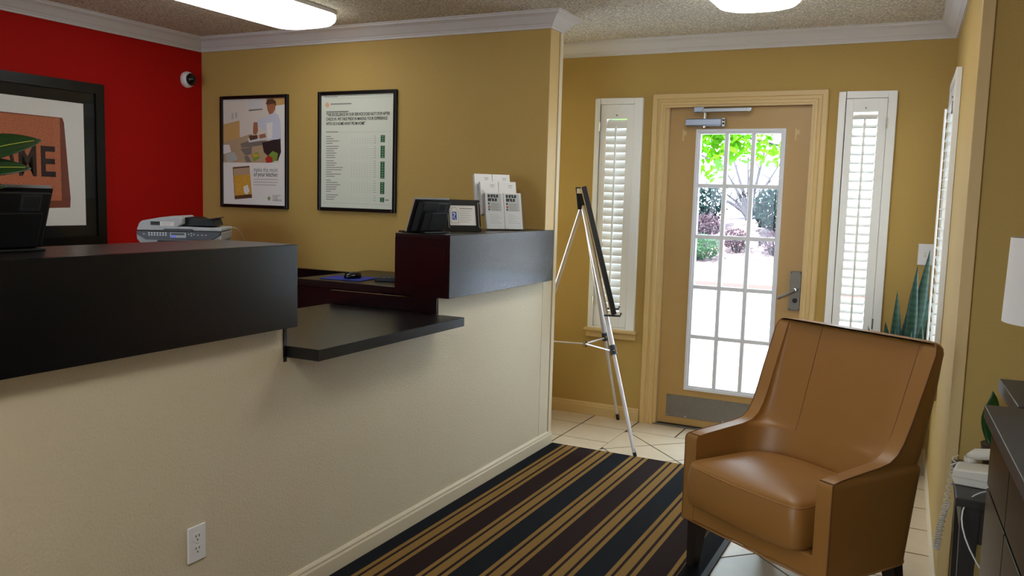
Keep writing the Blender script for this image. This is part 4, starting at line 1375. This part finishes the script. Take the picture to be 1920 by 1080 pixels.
# ------------------------------------------------------------------ right-hand furniture
ROTD = math.radians(3.2)
def cabinet(label, x, y, wd, dp, rot, mt_top):
    """origin at the far left top corner; local x right, y toward the camera is negative"""
    t = thing('side_cabinet', label, 'cabinet', (x, y, 0), rot, group='dark cabinets at the right edge')
    MB().box(0, wd, -dp, 0, .878, .914).build('top', mt_top, t, bevel=.0015, seg=1)
    MB().box(.035, wd - .03, -dp + .02, -.02, .06, .878).build('body', 'laminate', t)
    MB().box(.05, wd - .05, -dp + .05, -.05, 0, .06).build('plinth', 'rubber', t)
    for i in range(2):
        y0_ = -dp + .03 + i * (dp - .06) / 2
        dr = MB().box(.019, .035, y0_ + .003, y0_ + (dp - .06) / 2 - .003, .70, .860).build('drawer', 'laminate', t, bevel=.002, seg=1)
        dd = MB().box(.019, .035, y0_ + .003, y0_ + (dp - .06) / 2 - .003, .075, .690).build('door', 'laminate', t, bevel=.002, seg=1)
    return t
cabinet('dark cabinet nearest the camera at the right edge', .143, 2.655, .62, .80, ROTD, 'laminate_slate')
t = thing('console_table', 'dark console table under the white lamp at the right edge', 'table', (.202, 3.10, 0), ROTD)
MB().box(0, .72, -.42, 0, .872, .914).build('top', 'laminate_slate', t, bevel=.0015, seg=1)
for x in (.28, .68):
    for y in (-.38, -.04):
        MB().box(x - .02, x + .02, y - .02, y + .02, 0, .872).build('leg', 'laminate', t)
MB().box(.26, .70, -.40, -.02, .80, .872).build('apron', 'laminate', t)
# lamp
t = thing('table_lamp', 'white drum shade table lamp on the console table', 'lamp', (.352, 2.93, .9145))
MB().lathe([(.085, 0), (.088, .006), (.080, .016), (.03, .022), (.014, .03), (.012, .16), (.016, .17)], 28).build('base', 'dark_wood', t, smooth=True, autosmooth=40)
MB().tube([(0, 0, .16), (0, 0, .34)], .006, 10).build('stem', 'brushed_steel', t)
rings = [[(r * math.cos(2 * PI * k / 48), r * math.sin(2 * PI * k / 48), z) for k in range(48)] for r, z in ((.170, .205), (.166, .205), (.160, .455), (.164, .455), (.170, .205))]
MB().loft(rings, False, False).build('shade', 'lamp_shade', t, smooth=True, autosmooth=40)
for a in (0, 2 * PI / 3, 4 * PI / 3):
    MB().tube([(0, 0, .34), (.161 * math.cos(a), .161 * math.sin(a), .44)], .0022, 6).build('spider', 'brushed_steel', t)
# end table + phone + small plant
t = thing('end_table', 'small dark end table under the cream telephone', 'table', (.095, 3.415, 0), math.radians(1))
MB().box(0, .36, -.46, 0, .520, .548).build('top', 'dark_wood', t, bevel=.003)
for x in (.045, .315):
    for y in (-.415, -.045):
        MB().loft([[(x + sx * .018, y + sy * .018, 0.0005) for sx, sy in ((-1, -1), (1, -1), (1, 1), (-1, 1))], [(x + sx * .026, y + sy * .026, .44) for sx, sy in ((-1, -1), (1, -1), (1, 1), (-1, 1))], [(x + sx * .026, y + sy * .026, .52) for sx, sy in ((-1, -1), (1, -1), (1, 1), (-1, 1))]]).build('leg', 'dark_wood', t)
for a in ((.045, .315, -.435, -.415), (.045, .315, -.045, -.025), (.025, .045, -.415, -.045), (.315, .335, -.415, -.045)):
    MB().box(*a, .40, .52).build('apron', 'dark_wood', t)
t = thing('telephone', 'cream corded desk telephone on the end table', 'telephone', (.215, 3.17, .5485), math.radians(-8))
MB().prism_xz([(-.105, 0.0), (.105, 0.0), (.108, .05), (-.112, .035), (-.115, .022)], -.085, .085).build('cradle', 'cream_plastic', t, bevel=.004)
MB().prism_xz([(-.115, .022), (-.11, .052), (.108, .066), (.105, .022)], -.088, .02).build('faceplate', 'cream_plastic', t, bevel=.006)
hs = MB().tube([(-.078, -.0, .062), (-.06, .0, .078), (.02, .0, .092), (.085, .0, .094), (.10, .0, .085)], [.016, .020, .018, .020, .018], 14).build('handset', 'cream_plastic', t, smooth=True)
hs.location = (0, .045, 0)
MB().tube([(-.075, 0, .05), (-.075, 0, .066)], .021, 14).build('earpiece', 'cream_plastic', hs)
for i in range(3):
    for j in range(4):
        MB().box(.01 + i * .022, .024 + i * .022, -.0895, -.0875, .026 + j * .008, .031 + j * .008).build('key', 'cream_plastic', t)
MB().box(.02, .036, -.0895, -.0870, .050, .054).build('indicator', 'ink', t)
for i in range(4):
    MB().box(.0 + i * .014, .008 + i * .014, -.0897, -.0875, .018, .020).build('label_mark', 'ink_red', t)
pts = []
N = 420
for i in range(N + 1):
    f = i / N
    cx_ = -.118 - .030 * math.sin(PI * f) - .006 * f
    cz_ = .07 - .33 * math.sin(PI * min(f, .5)) if f < .5 else -.26 + .18 * (f - .5) * 2
    a = 2 * PI * 40 * f
    pts.append((cx_ + .008 * math.cos(a), -.03 + .05 * (1 - f) + .008 * math.sin(a), cz_))
MB().tube(pts, .0024, 5).build('coiled_cord', 'cream_plastic', t)
MB().tube(bezier((.02, -.085, .005), (-.07, -.24, .03), (-.10, -.26, -.06), (.02, -.26, -.22)), .0022, 6).build('line_cord', 'white_plastic', t)
t = thing('small_plant', 'small potted plant with dark and lime leaves behind the cabinet', 'plant', (.235, 3.335, .5485))
MB().lathe([(.04, 0), (.045, .005), (.055, .085), (.058, .095), (.05, .095)], 20).build('pot', 'pot_brown', t)
MB().lathe([(.001, .08), (.05, .082)], 16).build('soil', 'soil', t)
blade(t, (-.01, -.01, .08), (-.045, -.03, .288), .032, .5, 'leaf_dark', .2)
blade(t, (.01, .0, .08), (.03, .02, .26), .030, .8, 'leaf_dark', .2)
for k in range(12):
    blade(t, (.0, 0, .08), (.005 + .045 * random.random(), -.06 + .06 * random.random(), .225 + .045 * random.random()), .014, random.random() * 3, 'leaf_lime', .2, n=5)

# ------------------------------------------------------------------ outdoors
struct(MB().box(-20, 20, 5.47, 15.6, -.35, -.10), 'ground_driveway', 'concrete')
struct(MB().box(-20, 20, -20, 5.47, -.45, -.13), 'ground_lot', 'concrete')
struct(MB().box(-20, 20, 15.6, 15.9, -.35, .03), 'ground_kerb', 'kerb_red', bevel=.02)
m = MB()
prof = [(15.9, 0.0), (17.5, .02), (19.3, .06)]
for i in range(2):
    m.add([(-25, prof[i][0], prof[i][1]), (25, prof[i][0], prof[i][1]), (25, prof[i + 1][0], prof[i + 1][1]), (-25, prof[i + 1][0], prof[i + 1][1])], [(0, 1, 2, 3)])
struct(m, 'ground_lawn', 'grass')
# planted bank
nx, ny = 60, 24
vs, fs = [], []
for j in range(ny + 1):
    for i in range(nx + 1):
        x = -16 + 26 * i / nx
        y = 19.2 + 14 * j / ny
        f = min(1, j / 9)
        z = .05 + 1.15 * f * f * (3 - 2 * f) + .10 * math.sin(x * 2.1 + y) * f + .06 * math.sin(x * 5.3) * f
        vs.append((x, y, z))
for j in range(ny):
    for i in range(nx):
        a = j * (nx + 1) + i
        fs.append((a, a + 1, a + nx + 2, a + nx + 1))
struct(MB().add(vs, fs), 'ground_bank', 'mulch', smooth=True)
def leaves(mb, c, rad, n, size, shell=.55):
    for _ in range(n):
        while True:
            p = Vector((random.uniform(-1, 1), random.uniform(-1, 1), random.uniform(-1, 1)))
            if shell < p.length < 1:
                break
        q = Vector((p.x * rad[0], p.y * rad[1], p.z * rad[2])) + Vector(c)
        a = Vector((random.gauss(0, 1), random.gauss(0, 1), random.gauss(0, 1))).normalized()
        b = a.orthogonal().normalized()
        s = size * random.uniform(.6, 1.2)
        mb.add([q - a * s, q + b * s * .5, q + a * s, q - b * s * .5], [(0, 1, 2, 3)])
def shrub(label, c, rad, n, size, mt, stems=4):
    t = thing('garden_shrub', label, 'shrub', (c[0], c[1], c[2] - rad[2]), group='shrubs on the bank')
    m = MB()
    leaves(m, (0, 0, rad[2]), rad, n, size, .35)
    m.build('foliage', mt, t)['kind'] = 'stuff'
    for i in range(stems):
        a = 2 * PI * i / stems
        MB().tube([(0, 0, -.2), (rad[0] * .5 * math.cos(a), rad[1] * .5 * math.sin(a), rad[2] * 1.2)], [.03, .012], 6).build('stem', 'bark', t)
shrub('dark green shrub right of the bare tree, seen through the door', (-3.72, 21.9, 1.32), (.55, .45, .52), 620, .085, 'leaf_shrub')
shrub('grey green shrub left of the bare tree, seen through the door', (-5.45, 22.2, 1.42), (.50, .45, .50), 420, .075, 'leaf_shrub')
shrub('pale green low shrub at the lawn edge, seen through left panes', (-5.05, 19.95, .42), (.55, .40, .30), 520, .06, 'leaf_pale')
shrub('mauve shrub low on the bank, left of the door view', (-5.25, 21.15, .88), (.42, .36, .34), 420, .06, 'leaf_mauve')
shrub('loose mauve groundcover shrub in the middle of the bank', (-4.35, 20.75, .60), (.42, .3, .26), 300, .05, 'leaf_mauve')
shrub('mottled mauve shrub below the dark green shrub', (-3.45, 20.6, .58), (.42, .3, .28), 320, .05, 'leaf_mauve')
# bare multi-stem tree
t = thing('bare_tree', 'bare multi-stemmed tree on the bank, seen through the door', 'tree', (-4.55, 23.0, 1.0))
for i in range(9):
    a = -1.15 + 2.3 * i / 8 + random.uniform(-.08, .08)
    L = random.uniform(1.3, 2.2)
    e = Vector((math.sin(a) * L * .8, random.uniform(-.3, .3), math.cos(a) * L))
    p = bezier((0, 0, 0), (0, 0, .35), e * .5 + Vector((0, 0, .1)), e, 7)
    br = MB().tube(p, [.075 - .065 * k / 7 for k in range(8)], 7).build('stem', 'bark', t)
    for k in range(5):
        q = p[3 + k % 4]
        f = q + Vector((random.uniform(-.5, .5), random.uniform(-.3, .3), random.uniform(.15, .6)))
        MB().tube([q, (q + f) / 2 + Vector((0, 0, .04)), f], [.018, .012, .005], 5).build('twig', 'bark', br)
# maple with low hanging leaves
t = thing('maple_tree', 'bright green maple hanging over the driveway, seen through the top panes', 'tree', (-4.9, 11.6, -.1))
MB().tube([(0, 0, 0), (.05, 0, 1.2), (.1, .1, 2.6), (.2, .1, 4.0)], [.16, .13, .11, .07], 10).build('trunk', 'bark', t)
for e in ((2.6, -.3, 2.35), (3.4, -.1, 2.2), (2.2, -.6, 2.1), (3.0, .4, 2.9), (1.6, -.4, 2.1)):
    MB().tube(bezier((.1, .1, 2.4), (.7, 0, 3.0), Vector(e) * .7 + Vector((0, 0, .9)), e, 8), [.05 - .042 * k / 8 for k in range(9)], 6).build('branch', 'bark', t)
m = MB()
leaves(m, (1.5, -.2, 3.2), (1.5, .9, 1.0), 1100, .10, .1)
leaves(m, (2.0, -.3, 2.30), (.55, .5, .50), 330, .08, .05)
leaves(m, (2.75, -.3, 2.42), (.62, .5, .40), 240, .075, .05)
leaves(m, (3.25, -.2, 2.15), (.35, .4, .30), 60, .07, .05)
m.build('foliage', 'leaf_maple', t)['kind'] = 'stuff'
